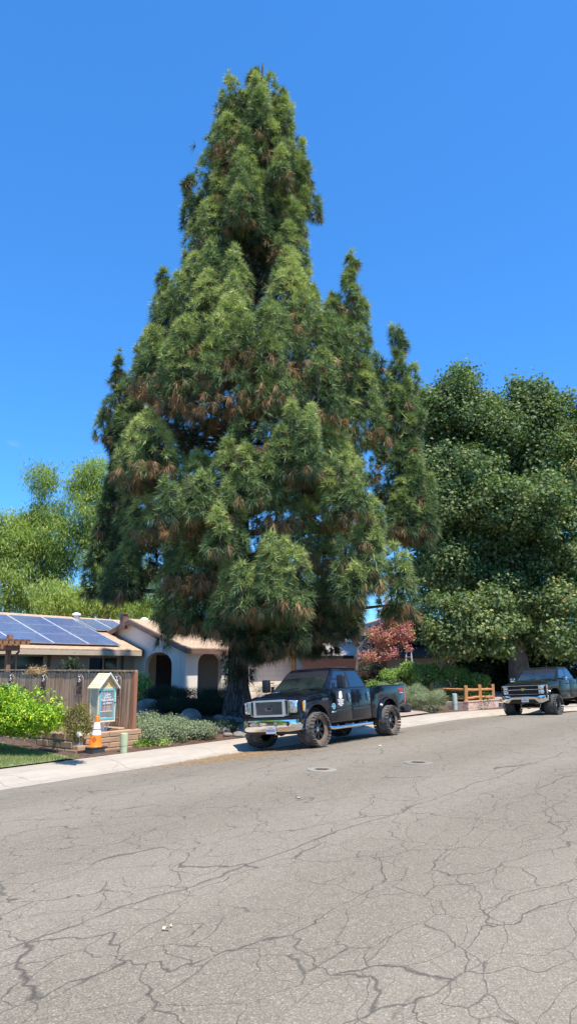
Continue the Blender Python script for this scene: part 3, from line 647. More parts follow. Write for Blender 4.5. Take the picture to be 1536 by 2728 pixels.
# willowy yellow green trees behind the house
PG='willowy trees behind the solar roof'
def pep(label,px,Y,lobs,**k):
    b0=atY(px,1760,Y); b0.z=.5
    tree('willowy_tree',label,b0,(.3,.3,0,5),[LP(*l) for l in lobs],LM_pep,26,34,.34,.30,'thin',M_twig,group=PG,droop=True,rmin=.4,**k)
pep('tall slim willowy tree with a narrow rounded top, left of the pine',125,50,[(118,1285,50,(1.2,1.3,1.7)),(125,1360,50,(1.5,1.6,1.8)),(90,1430,50,(1.8,1.8,1.6)),(150,1430,49,(1.7,1.8,1.8)),(60,1500,50,(1.8,1.8,1.6)),(150,1520,50,(2.0,2,1.8)),(110,1590,50,(2.4,2,1.6))],tb=.45)
pep('yellow green willowy tree half hidden behind the left side of the pine',255,49,[(225,1300,49,(1.4,1.5,1.9)),(270,1290,49,(1.7,1.7,2.0)),(240,1390,49,(1.9,1.9,1.9)),(310,1370,50,(2,2,2.4)),(250,1480,49,(1.9,2,1.9)),(320,1500,50,(2.2,2,2.2)),(290,1590,50,(2.4,2,1.6)),(370,1580,52,(2,2,2.2))],tb=.55)
pep('willowy tree cropped by the left edge of the photo',5,48,[(5,1400,48,(1.5,1.6,1.6)),(30,1470,48,(1.9,1.9,1.8)),(-30,1470,48,(2,2,3)),(20,1560,47,(2.2,2,1.9))],tb=.6)
pep('low domed yellow green tree right behind the roof ridge vent',165,45,[(160,1590,45,(1.5,1.6,1.3)),(140,1620,45,(1.2,1.5,.8)),(190,1620,45,(1.3,1.5,.8))],tb=.68)
pep('small bright tree above the roof ridge, just left of the pine',265,45,[(255,1605,45,(1.3,1.5,1.1)),(300,1620,45,(1.4,1.5,.8)),(225,1625,45,(1,1.2,.6))],tb=.62)
pep('distant pale tree top showing under the low pine boughs',420,58,[(420,1640,58,(2.0,2,.9)),(385,1625,60,(1.8,2,1.3))],tb=.7)
# sprig of an out-of-frame tree, far left
v0=atY(-330,1790,30); v0.z=.4
tree('street_tree','leafy twig tip of a tree poking in at the left edge of the sky',v0,(.16,0,0,7),[LP(-160,1120,30,(2.3,2,1.6)),LP(-20,1128,30,(.42,.4,.22))],LM_mid,14,14,.12,.16,'leaf',M_twig)
# crape myrtle
mb=atY(945,1800,40); mb.z=.58
tree('crape_myrtle_tree','pink flowered crape myrtle between the pine and the dark roofed house',mb,(.09,.2,0,2.6),
 [LP(1050,1640,40,(1.0,1.2,.8)),LP(1040,1610,40,(.55,.7,.5)),LP(1075,1680,39.5,(.7,.9,.8)),LP(1020,1690,40,(1.0,1,.8)),LP(1000,1745,39.5,(1.1,1,.40)),LP(1045,1738,39.3,(.6,.8,.30)),LP(1080,1725,39.3,(.35,.4,.45))],
 LM_pink,70,24,.13,.12,'diamond',M_bark2,rmin=.35,tb=.62)
b=MB()
M_paleroof=simple('pale_roll_roofing',(.50,.43,.38),.9,vs=3)
# ---------------------------------------------------------------- main house (local x = t, y = p)
FZ=.5
def arch_pts(x0,x1,sp,ap,n=14):
    cx=(x0+x1)/2; rx=(x1-x0)/2
    return [(cx-rx*math.cos(PI*i/n),sp+(ap-sp)*math.sin(PI*i/n)**.9) for i in range(n+1)]
def wall_poly(pts,a,b,plane,mb): mb.prism(pts,a,b,plane)
def house():
    h=empty('house',ORG,0,'single storey cream stucco house with arched porch and tan shingle roof','house',rot=root_rot)
    EV=2.98; sl=.37
    # front (street facing) porch/garage wall
    P0=14.70; T0=10.5
    mb=MB(); a=arch_pts(11.44,13.29,2.29,2.86)
    mb.prism([(T0,FZ-.3),(11.44,FZ-.3)]+a+[(13.29,FZ-.3),(14.25,FZ-.3),(14.25,3.2),(T0,3.2)],P0,P0+.28,'xz')
    mb.prism([(14.25,2.72),(20.0,2.72),(20.0,3.2),(14.25,3.2)],P0,P0+.28,'xz')
    mb.prism([(20.0,FZ-.3),(21.1,FZ-.3),(21.1,3.2),(20.0,3.2)],P0,P0+.28,'xz')
    mb.build('porch_front_wall',M_stucco,h,bevel=.02)
    # gable end wall facing left
    mb=MB(); a=arch_pts(15.62,17.52,2.2,2.86)
    gp=18.47; gz_=4.52
    mb.prism([(P0+.29,FZ-.3),(15.62,FZ-.3)]+a+[(17.52,FZ-.3),(20.6,FZ-.3),(20.6,gz_-sl*(20.6-gp)),(gp,gz_),(P0+.29,gz_-sl*(gp-P0-.29))],T0,T0+.28,'yz')
    mb.build('gable_wall',M_stucco,h,bevel=.02)
    # far gable end + interior porch walls
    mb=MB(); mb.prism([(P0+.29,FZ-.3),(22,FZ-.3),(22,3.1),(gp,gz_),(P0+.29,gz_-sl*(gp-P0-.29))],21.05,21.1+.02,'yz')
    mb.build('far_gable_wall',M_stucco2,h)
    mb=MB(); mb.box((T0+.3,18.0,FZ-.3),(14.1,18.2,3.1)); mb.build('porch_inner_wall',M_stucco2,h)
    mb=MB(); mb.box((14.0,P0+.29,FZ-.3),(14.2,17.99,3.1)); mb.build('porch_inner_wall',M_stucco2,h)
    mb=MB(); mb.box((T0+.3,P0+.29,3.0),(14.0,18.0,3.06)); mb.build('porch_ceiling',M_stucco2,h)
    mb=MB(); mb.box((10.0,14.4,FZ-.25),(14.3,18.0,FZ)); mb.build('porch_floor',M_ped,h)
    mb=MB(); mb.box((11.75,17.93,FZ),(13.2,17.99,2.75)); d=mb.build('front_door',M_shade,h,bevel=.01)
    mb=MB(); mb.lathe([(0,-.02),(.035,-.02),(.035,.02),(0,.02)],10,'y',(12.95,17.9,1.5)); mb.build('door_knob',M_gold,d)
    # garage door with pressed panels
    mb=MB(); mb.box((14.3,P0+.2,FZ-.1),(19.86,P0+.25,2.74))
    for k in range(8):
        z0=FZ+.02+k*.275
        for (x0,x1) in ((14.32,17.06),(17.08,19.84)): mb.box((x0,P0+.165,z0),(x1,P0+.2,z0+.262))
    mb.build('garage_door',M_garage,h,bevel=.008)
    mb=MB()
    for x in (14.12,19.88): mb.box((x,P0-.03,FZ-.1),(x+.17,P0+.24,2.74))
    mb.box((14.1,P0-.028,2.74),(20.07,P0+.2,2.95)); mb.build('garage_frame',M_trim,h,bevel=.006)
    mb=MB(); mb.box((20.95,P0-.04,FZ-.1),(21.14,P0-.002,2.9)); mb.build('corner_board',M_beige,h)
    # main wing wall under the long eave
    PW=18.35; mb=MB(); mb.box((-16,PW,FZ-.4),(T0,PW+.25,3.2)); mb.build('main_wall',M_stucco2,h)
    for (t0,t1,z0,z1) in ((2.1,4.9,1.5,2.62),(7.55,9.3,1.6,2.58),(-4.5,-2,1.5,2.6)):
        fr=MB(); fr.box((t0-.1,PW-.05,z0-.1),(t1+.1,PW-.01,z0)); fr.box((t0-.1,PW-.05,z1),(t1+.1,PW-.01,z1+.1)); fr.box((t0-.1,PW-.05,z0),(t0,PW-.01,z1)); fr.box((t1,PW-.05,z0),(t1+.1,PW-.01,z1)); m=(t0+t1)/2; fr.box((m-.04,PW-.045,z0),(m+.04,PW-.01,z1))
        wdw=fr.build('window',M_beige,h,bevel=.005); g=MB(); g.box((t0,PW-.02,z0),(t1,PW-.012,z1)); g.build('pane',M_glassdark,wdw)
    for t in (5.15,6.3,9.6): mb=MB(); mb.box((t,PW-.08,FZ-.3),(t+.13,PW-.001,2.95)); mb.build('vertical_trim',M_brownwood,h,bevel=.01)
    # main roof (both slopes) : thick slabs
    RP=22.62; RZ=EV+sl*(RP-17.57)
    def slab(mb,t0,t1,pts,th=.06): mb.prism([(p,z) for p,z in pts]+[(p,z-th) for p,z in pts[::-1]],t0,t1,'yz')
    mb=MB(); slab(mb,-17,10.28,[(17.5,EV-.02),(RP,RZ)]); slab(mb,10.28,23.5,[(19.9,EV+sl*(19.9-17.57)-.01),(RP,RZ)]); slab(mb,-17,23.5,[(RP,RZ),(28.2,EV-.1)])
    mb.build('roof',M_roof,h)
    # eave boards
    mb=MB(); mb.box((-17,17.50,EV-.30),(10.22,17.53,EV-.085)); mb.build('gutter_board',M_beige,h,bevel=.006)
    mb=MB(); mb.box((-17,17.535,EV-.085-.03),(10.3,18.3,EV-.075)); mb.box((-17,17.532,EV-.31),(10.27,17.56,EV-.09)); mb.prism([(17.48,EV-.32),(17.9,EV-.18),(17.9,EV+.08),(17.48,EV-.07)],10.23,10.32,'yz'); mb.build('soffit',M_brownwood,h)
    # dark flashing where the main roof meets the gable wall
    mb=MB(); mb.prism([(17.5,EV+.03),(20.2,EV+.03+sl*2.7),(20.2,EV-.1+sl*2.7),(17.5,EV-.1)],10.29,10.36,'yz'); mb.build('flashing',M_brownwood,h)
    # wing roof over porch + garage
    ep=14.28; ez=gz_+.1-sl*(gp-ep)
    mb=MB(); slab(mb,10.12,21.5,[(ep,ez+.0),(gp,gz_+.1)],.07); slab(mb,10.12,21.5,[(gp,gz_+.1),(20.25,gz_+.1-sl*(20.25-gp))],.07); mb.build('wing_roof',M_roof,h)
    mb=MB(); 
    mb.prism([(ep-.02,ez-.06),(gp,gz_+.04),(gp,gz_-.20),(ep-.02,ez-.30)],10.08,10.12,'yz'); mb.prism([(gp,gz_+.04),(20.3,gz_+.04-sl*(20.3-gp)),(20.3,gz_-.20-sl*(20.3-gp)),(gp,gz_-.2)],10.081,10.121,'yz'); mb.build('barge_board',M_brownwood,h,bevel=.005)
    mb=MB(); mb.box((10.1,ep-.03,ez-.30),(21.5,ep+.01,ez-.05)); mb.build('fascia',M_brownwood,h,bevel=.005)
    mb=MB(); mb.prism([(ep+.02,ez-.11),(P0+.3,ez-.11+sl*(P0+.3-ep)),(P0+.3,ez-.14+sl*(P0+.3-ep)),(ep+.02,ez-.14)],10.13,21.5,'yz'); mb.build('wing_soffit',M_beige,h)
    # vents and chimney
    for (px,py) in ((183,1636),(357,1645)):
        a,b_,c=ray(px,py); n=(-.8144,.5803); k=-.775*n[0]-19*n[1]
        t=(2.96+.37*(k-17.57)-H)/(c-.37*(n[0]*a+n[1]*b_)); q=TP((a*t,b_*t)); p_=min(q[1],RP-.15)
        vt=MB(); vt.lathe([(0,.30),(.10,.29),(.20,.24),(.24,.17),(.17,.12),(.13,.10),(.13,-.2)],20)
        for j in range(20):
            an=2*PI*j/20; vt.box((.2,-.008,.12),(.235,.008,.24),M=Matrix.Rotation(an,4,'Z'))
        vt.build('roof_vent',M_whitemetal,h,smooth=True,loc=(q[0],p_,2.98+.37*(p_-17.57)))
    mb=MB(); mb.box((10.0,18.75,4.1),(10.3,19.05,4.85)); mb.box((9.95,18.7,4.85),(10.35,19.1,4.92)); mb.build('flue_box',M_brownwood,h,bevel=.01)
    M4=basis((13.62,P0-.012,2.12),(1,0,0),(0,0,1)); text('house_number','636',.24,M4,M_inkd,h,.012,spacing=1.25)
    # solar panels, mounted on the roof
    ang=math.atan(sl)
    specs=[]
    rows=[(17.86,1.28),(19.17,1.28),(20.48,1.28)]
    for ri,(p,w_) in enumerate(rows):
        for t in (-4.95,-2.94,-.93,1.08,3.09,5.10,7.11):
            if ri==2 and t<2: continue
            specs.append((t,p,2.0,w_,ri))
    specs+= [(9.3,20.1,1.35,1.8,3)]
    proto=None; rowname=['bottom','middle','top']
    def solar(w,l):
        r=empty('solar_panel',(0,0,0)); m=MB(); fwd=.04
        for bx in (((0,0,0),(w,.012,.045)),((0,l-.012,0),(w,l,.045)),((0,.012,0),(.04,l-.012,.045)),((w-.04,.012,0),(w,l-.012,.045))): m.box(*bx)
        m.build('frame',M_alu,r); m=MB(); m.box((.04,.012,.01),(w-.04,l-.012,.036)); m.build('cell_glass',M_solar,r); return r
    def copyt(o):
        c=o.copy(); COL.objects.link(c)
        for ch in o.children:
            d=ch.copy(); COL.objects.link(d); d.parent=c
        return c
    protos={}
    ordn=['first','second','third','fourth','fifth','sixth','seventh']
    for i,(t,p,w_,l,ri) in enumerate(specs):
        ks=(w_,l)
        if ks not in protos: protos[ks]=solar(w_,l/math.cos(ang)+.012); o=protos[ks]
        else: o=copyt(protos[ks])
        lift=.10
        loc=W(t,p,EV+lift+sl*(p-17.57)); o.location=loc; o.rotation_euler=(Matrix.Rotation(TH,3,'Z')@Matrix.Rotation(ang,3,'X')).to_euler()
        if ri==3: lab='separate upper solar panel nearest the gable peak, above the main array'
        else:
            c=[s for s in specs if s[4]==ri]; c.sort(key=lambda s:-s[0]); j=[s[0] for s in c].index(t)
            lab=f'{ordn[j]} solar panel from the right in the {rowname[ri]} row on the tan roof'
        tag(o,lab,'solar panel','blue gridded solar panels on the left roof')
    o=copyt(protos[(1.35,1.8)]); o.location=W(10.69,20.1,EV+.1+sl*(20.1-17.57)); o.rotation_euler=(Matrix.Rotation(TH,3,'Z')@Matrix.Rotation(ang,3,'X')).to_euler(); tag(o,'farthest right solar panel, tucked behind the gable roof slope','solar panel','blue gridded solar panels on the left roof')
def solarmat():
    m,nt,b=newmat('solar_cells'); tc=nt.nodes.new('ShaderNodeTexCoord'); br=nt.nodes.new('ShaderNodeTexBrick'); br.offset=0
    br.inputs['Scale'].default_value=1; br.inputs['Brick Width'].default_value=.163; br.inputs['Row Height'].default_value=.163; br.inputs['Mortar Size'].default_value=.005
    br.inputs['Color1'].default_value=(.05,.085,.24,1); br.inputs['Color2'].default_value=(.075,.12,.32,1); br.inputs['Mortar'].default_value=(.55,.58,.62,1)
    L(nt,tc.outputs['Object'],br.inputs['Vector']); L(nt,br.outputs['Color'],b.inputs['Base Color']); b.inputs['Roughness'].default_value=.16; b.inputs['Coat Weight'].default_value=.6; b.inputs['Coat Roughness'].default_value=.12; return m
M_solar=solarmat()
house()
# ---------------------------------------------------------------- neighbour's house
def nhouse():
    o=atY(1008,1800,45.2); o.z=.6; ang=math.atan2(.30,.95)
    h=empty('house',o,ang,'tan house with dark shingle gable roof, mostly behind pink tree and sycamore','house')
    mb=MB(); mb.box((0,0,-.3),(9,.25,2.35)); mb.box((0,.25,-.3),(.2,7,2.35)); mb.build('wall',M_stucco2,h)
    mb=MB(); mb.box((-.05,-.12,-.3),(.5,-.002,2.3)); mb.build('brick_pillar',M_redbrick,h)
    fr=MB(); x0,x1=1.65,2.9; fr.box((x0-.08,-.05,.5),(x1+.08,-.002,.58)); fr.box((x0-.08,-.05,1.75),(x1+.08,-.002,1.83)); fr.box((x0-.08,-.05,.58),(x0,-.002,1.75)); fr.box((x1,-.05,.58),(x1+.08,-.002,1.75)); wd=fr.build('window',M_beige,h); g=MB(); g.box((x0,-.03,.58),(x1,-.01,1.75)); g.build('pane',M_glassdark,wd)
    # low front roof: eave, shingle slope and little dark gable
    mb=MB(); mb.prism([(-.9,2.25),(3.6,3.55),(3.6,3.45),(-.9,2.10)],-.6,9.5,'yz'); mb.build('roof',M_roof2,h)
    mb=MB(); mb.box((-.6,-.94,2.02),(9.5,-.9,2.26)); mb.build('fascia',M_shade,h)
    mb=MB(); mb.prism([(.2,3.0),(4.4,3.0),(2.3,4.25)],.9,1.1,'xz'); mb.build('gable',M_roof2,h)
    mb=MB(); mb.prism([(-.1,2.85),(2.3,4.3),(4.7,2.85),(4.7,3.0),(2.3,4.45),(-.1,3.0)],.6,3.5,'xz'); mb.build('gable_roof',M_roof2,h)
    mb=MB(); mb.prism([(1.6,2.4),(8,2.4),(8,4.2),(5,5.2),(1.6,4.2)],4.4,8,'xz'); mb.build('upper_wall',M_stucco2,h)
    mb=MB(); mb.prism([(1.2,4.05),(5,5.3),(8.4,4.05),(8.4,4.2),(5,5.45),(1.2,4.2)],4.1,8.2,'xz'); mb.build('upper_roof',M_roof,h)
nhouse()
def dark_fence():
    A=atY(806,1800,42.5); B=atY(1010,1800,44.5); A.z=B.z=.55; d=B-A; ang=math.atan2(d.y,d.x); Ln=d.length
    f=empty('wooden_fence',A,ang,'dark red board fence beside the garage, behind the black pickup cab','fence')
    mb=MB(); x=0
    while x<Ln: mb.box((x,0,-.1),(x+.135,.03,2.05+random.uniform(-.01,.01))); x+=.145
    mb.build('boards',M_darkfence,f)
    mb=MB()
    for z in (.4,1.7): mb.box((0,.03,z),(Ln,.09,z+.09))
    mb.build('rails',M_darkfence,f)
    s=atY(800,1800,48); s.z=.5
    h=empty('shed',s,ang,'small shed with a pale roof behind the dark red fence','shed')
    mb=MB(); mb.box((0,0,0),(5,4,2.3)); mb.build('wall',M_trim,h)
    mb=MB(); mb.prism([(-.5,2.25),(3.4,3.3),(3.4,3.4),(-.5,2.35)],-.4,5.6,'yz'); mb.build('roof',M_paleroof,h)
    mb=MB(); mb.box((-.4,-.53,2.1),(5.6,-.5,2.33)); mb.build('fascia',M_shade,h)
dark_fence()
# dense dark hedge wall in the shade behind the second pickup
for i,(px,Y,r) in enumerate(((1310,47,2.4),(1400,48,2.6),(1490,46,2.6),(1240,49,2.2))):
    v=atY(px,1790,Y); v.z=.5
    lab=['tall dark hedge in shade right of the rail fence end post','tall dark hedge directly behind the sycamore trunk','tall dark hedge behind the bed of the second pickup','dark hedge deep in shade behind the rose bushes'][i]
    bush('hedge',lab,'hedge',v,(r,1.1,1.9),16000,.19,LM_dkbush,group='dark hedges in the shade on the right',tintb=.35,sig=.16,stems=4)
# ---------------------------------------------------------------- left yard
def side_fence():
    A=atz(352,1993,.16); t,p=TP(A); f=empty('wooden_fence',ORG,0,'weathered dog eared board fence holding metal trellises, left of the house','fence',rot=root_rot)
    z0=gz(t,p)-.05; Zt=2.09; Ln=7.2
    mb=MB(); y=p+.16; i=0
    while y<p+Ln:
        w_=.138; hh=Zt-.06+random.uniform(-.012,.012); x=t+random.uniform(-.004,.004)
        pts=[(y,z0+random.uniform(0,.03)),(y+w_,z0),(y+w_,hh-.05),(y+w_*.82,hh-.015),(y+w_*.5,hh),(y+w_*.18,hh-.015),(y,hh-.05)]
        mb.prism(pts,x,x+.02,'yz'); y+=w_+.006+random.uniform(0,.003)
    mb.build('boards',M_fence,f)
    mb=MB(); mb.box((t+.022,p+.1,Zt-.32),(t+.06,p+Ln,Zt-.22)); mb.box((t+.022,p+.1,.5),(t+.06,p+Ln,.6)); mb.build('rails',M_fence,f)
    mb=MB(); mb.box((t-.03,p,Zt-.035),(t+.09,p+Ln,Zt+.005)); mb.build('top_cap',M_fence,f)
    mb=MB(); mb.box((t-.01,p,z0-.1),(t+.10,p+.13,Zt-.04)); mb.build('post',M_post,f,bevel=.006)
    # arched metal trellises
    cs=[(311,'rightmost arched metal trellis on the fence, nearest the corner post'),(211,'arched metal trellis just left of the book box roof'),(115,'arched metal trellis above the middle of the yellow green bush'),(27,'leftmost arched metal trellis, with a butterfly ornament')]
    for i,(px,lab) in enumerate(cs):
        # intersect the fence plane x=t
        a,b_,c=ray(px,1850); nx,ny=.5803,.8144
        k=(t-.035+ (.775*nx+19*ny))/(a*nx+b_*ny); tt,pp=TP((a*k,b_*k))
        o=empty('metal_trellis',W(t-.035,pp,0),0,lab,'trellis','arched metal trellises on the board fence',rot=(0,0,TH+PI/2))
        # local x = along p, y = -t (towards camera), z up
        zt=1.96; zb=.74; wd=.155; m=MB(); r=.013
        arc=lambda w_,top:[(-w_*math.cos(PI*j/12),0,top-w_+w_*math.sin(PI*j/12)*1.) for j in range(13)]
        m.tube([(-wd,0,zb)]+arc(wd,zt)+[(wd,0,zb)],r,6)
        m.tube([(-wd+.035,.002,1.42)]+[(x*.77,.002,z-.03) for x,_,z in arc(wd,zt)]+[(wd-.035,.002,1.42)],.009,5)
        for z in (1.42,.88): m.tube([(-wd,0,z),(wd,0,z)],r,6)
        for x in (-.09,-.03,.03,.09): m.tube([(x,.004,1.42),(x,.004,.88)],.008,5)
        for j in range(6): m.tube([(-wd,.0,1.5+j*.06),(-wd+.04,.002,1.5+j*.06)],.004,4); m.tube([(wd,.0,1.5+j*.06),(wd-.04,.002,1.5+j*.06)],.004,4)
        m.build('frame',M_rust,o,smooth=True)
        m=MB(); rr=random.Random(i); pts=[]; 
        for q in range(90): zz=1.44+.40*q/90; pts.append((.10*math.sin(q*.9+rr.uniform(-.5,.5)),.008+.004*(q%2),zz+.02*math.cos(q*1.7)))
        m.tube(pts,.0065,4)
        m.build('scrollwork',M_iron,o)
        m=MB(); m.tube([(.035*math.cos(q*.5),.02,1.80+.035*math.sin(q*.5)) for q in range(13)],.009,6); m.tube([(0,.02,1.83),(.0,.022,1.90),(-.045,.02,1.93)],.008,6); m.tube([(0,.022,1.90),(.045,.02,1.93)],.008,6); m.build('ornament',M_whitemetal,o,smooth=True)
        if i==3:
            bt=empty('butterfly_ornament',W(t-.10,pp-.06,1.64),0,'white butterfly ornament clipped to the leftmost trellis','ornament',rot=(0,0,TH+PI/2)); m=MB()
            for s in (-1,1): m.add([(0,0,0),(s*.09,.02,.08),(s*.10,.03,.0),(s*.06,.02,-.04)],[(0,1,2,3)])
            m.build('wings',M_white,bt); m=MB(); m.tube([(0,0,-.04),(0,0,.05)],.008,6); m.build('body',M_blackp,bt)
    return t,p
FT,FP=side_fence()
def pergola():
    c=atY(22,1752,24.2); o=empty('pergola',(c.x,c.y,0),TH,'brown wooden pergola corner above the fence at the left edge','pergola')
    zt=3.05
    m=MB(); m.box((-.07,-.07,.2),(.07,.07,zt-.35)); m.build('post',M_perg,o,bevel=.01)
    m=MB(); m.box((-.32,-.25,zt-.36),(.26,3.5,zt-.16)); 
    for y in (-.2,.1,.4): m.box((-.42,y,zt-.36),(-.33,y+.06,zt-.16))
    m.build('beam',M_perg,o,bevel=.01)
    m=MB()
    for j in range(9): m.box((-.75,-.35+j*.16,zt-.15),(.55,-.31+j*.16,zt-.05))
    m.build('rafters',M_perg,o); m=MB()
    for j in range(5): m.box((-.5+j*.22,-.6,zt-.045),(-.46+j*.22,1.6,zt+.01))
    m.box((-.08,-.1,zt),(.08,.06,zt+.16)); m.build('slats',M_perg,o)
    m=MB(); m.tube([(0,0,zt-.9),(.4,0,zt-.36)],.04,6); m.build('brace',M_perg,o)
pergola()
PCt,PCp=-4.49,3.83
def planter():
    o=empty('planter_wall',ORG,0,'low stepped brown block wall round the raised shrub bed','planter wall',rot=root_rot)
    zt=.62; z0=.05
    # front run is perpendicular to the street (left), second run parallel (right)
    m=MB(); rr=random.Random(3)
    for c in range(3):
        z=z0+.05+c*.175; y=PCp+.02+(c%2)*.2
        while y<PCp+7: 
            L_=.46; m.box((PCt-.01+rr.uniform(-.012,.012),y,z),(PCt+.22,y+L_-.018,z+.160)); y+=L_
    m.build('split_face_blocks',M_block,o,bevel=.022,seg=2)
    m=MB(); m.box((PCt+.02,PCp+.05,0),(PCt+.2,PCp+7,zt-.03)); m.build('mortar',M_mortar,o)
    m=MB()
    for c in range(4):
        z=z0+.05+c*.13; x=PCt+.24-(.24 if c%2 else 0)
        xs=[x,x+.95,x+2.0] if c%2 else [x,x+1.25,x+2.0]
        for a,b_ in zip(xs,xs[1:]): m.box((a,PCp-.02+rr.uniform(-.01,.01),z),(b_-.01,PCp+.2,z+.125))
    m.build('flat_blocks',M_block2,o,bevel=.018)
    m=MB()
    x=FT-.28
    for c in range(2): m.box((x,PCp+.24,zt-.08+c*.06),(x+.22,PCp+6,zt-.02+c*.06))
    m.build('inner_edging',M_block2,o,bevel=.02)
    b=MB(); vs=[];fs=[]; nx_,ny_=12,30; x0,x1=PCt+.18,FT+.02; y0,y1=PCp+.15,PCp+7
    for i in range(nx_+1):
        for j in range(ny_+1):
            x=x0+(x1-x0)*i/nx_; y=y0+(y1-y0)*j/ny_; vs.append((x,y,zt-.05+.05*math.sin(PI*i/nx_)+.015*math.sin(x*7)*math.cos(y*5)))
    for i in range(nx_):
        for j in range(ny_): a=i*(ny_+1)+j; fs.append((a,a+ny_+1,a+ny_+2,a+1))
    b.add(vs,fs); tag(b.build('bed_soil',M_soil,loc=tuple(ORG)),kind='structure'); ob=bpy.data.objects['bed_soil']; ob.rotation_euler=root_rot
planter()
BZ=.60
def at_bed(px,py,z=BZ): return atz(px,py,z)
hb=atz(60,1966,BZ)
v=atz(72,1962,BZ); bush('round_bush','big rounded yellow green bush in the raised bed by the fence','bush',v,(.90,.78,.60),46000,.064,LM_hedge,tpl='leaf',sig=.05,npl=14,rmin=.45,tintb=.5,spread=.9,extra=[((random.uniform(-1.2,.55),random.uniform(-.7,.1),random.uniform(.3,.95)),(.30,.28,.22)) for _ in range(20)]+[((-.75,0,.58),(.75,.75,.55)),((.1,-.25,.35),(.88,.6,.42)),((-.7,-.1,.3),(.85,.7,.4))])
v=atz(-10,1935,BZ); v+=Vector((-.1,.9,0)); bush('leafy_shrub','mid green shrub at the left edge, behind the yellow green bush','bush',v,(.6,.5,.55),9000,.09,LM_mid,tintb=.45)
v=atz(206,1974,BZ+.02); bush('dry_shrub','small sparse olive brown shrub between the round bush and the book box','bush',v,(.33,.33,.42),3800,.04,LM_dry,tpl='leaf',sig=.045,stems=9,tintb=.55,rmin=.25)
def garden_light():
    v=atz(212,1980,BZ); o=empty('garden_light',v,TH-.3,'small grey spotlight on a stake by the olive brown shrub','garden light')
    m=MB(); m.tube([(0,0,-.05),(0,0,.12)],.012,8); m.build('stake',M_ped,o); m=MB(); M=Matrix.Translation((0,0,.17))@Matrix.Rotation(R(-55),4,'X')
    pr=[(.03,-.07),(.045,-.05),(.06,.0),(.075,.05),(.065,.055)]
    n0=len(m.v); m.lathe(pr,16); m.v=[tuple(M@Vector(q)) for q in m.v]; m.build('lamp_head',M_khaki,o,smooth=True)
garden_light()
# straw-like dead plant and climbers on the fence top
v=W(FT+.1,TP(atY(98,1770,20))[1],0); v=atY(98,1776,20.2); v.z=1.95
bush('dried_plant','dry straw coloured plant tops poking over the fence','plant',v,(.32,.2,.10),700,.09,LM_straw,tpl='thin',sig=.06,stems=4,rmin=.1)
v=atY(190,1775,24); v.z=.5; bush('climbing_shrub','dark leafy shrub behind the fence, under the left eave','bush',v,(.62,.5,1.05),2500,.11,LM_dkbush,sig=.1,tintb=.75,rmin=.2)
v=atY(326,1776,20.0); v.z=1.8; bush('fence_top_vine','thin leafy vine trailing over the fence top near the corner post','plant',v,(.30,.12,.13),500,.055,LM_dry,sig=.05,stems=4,rmin=.1)
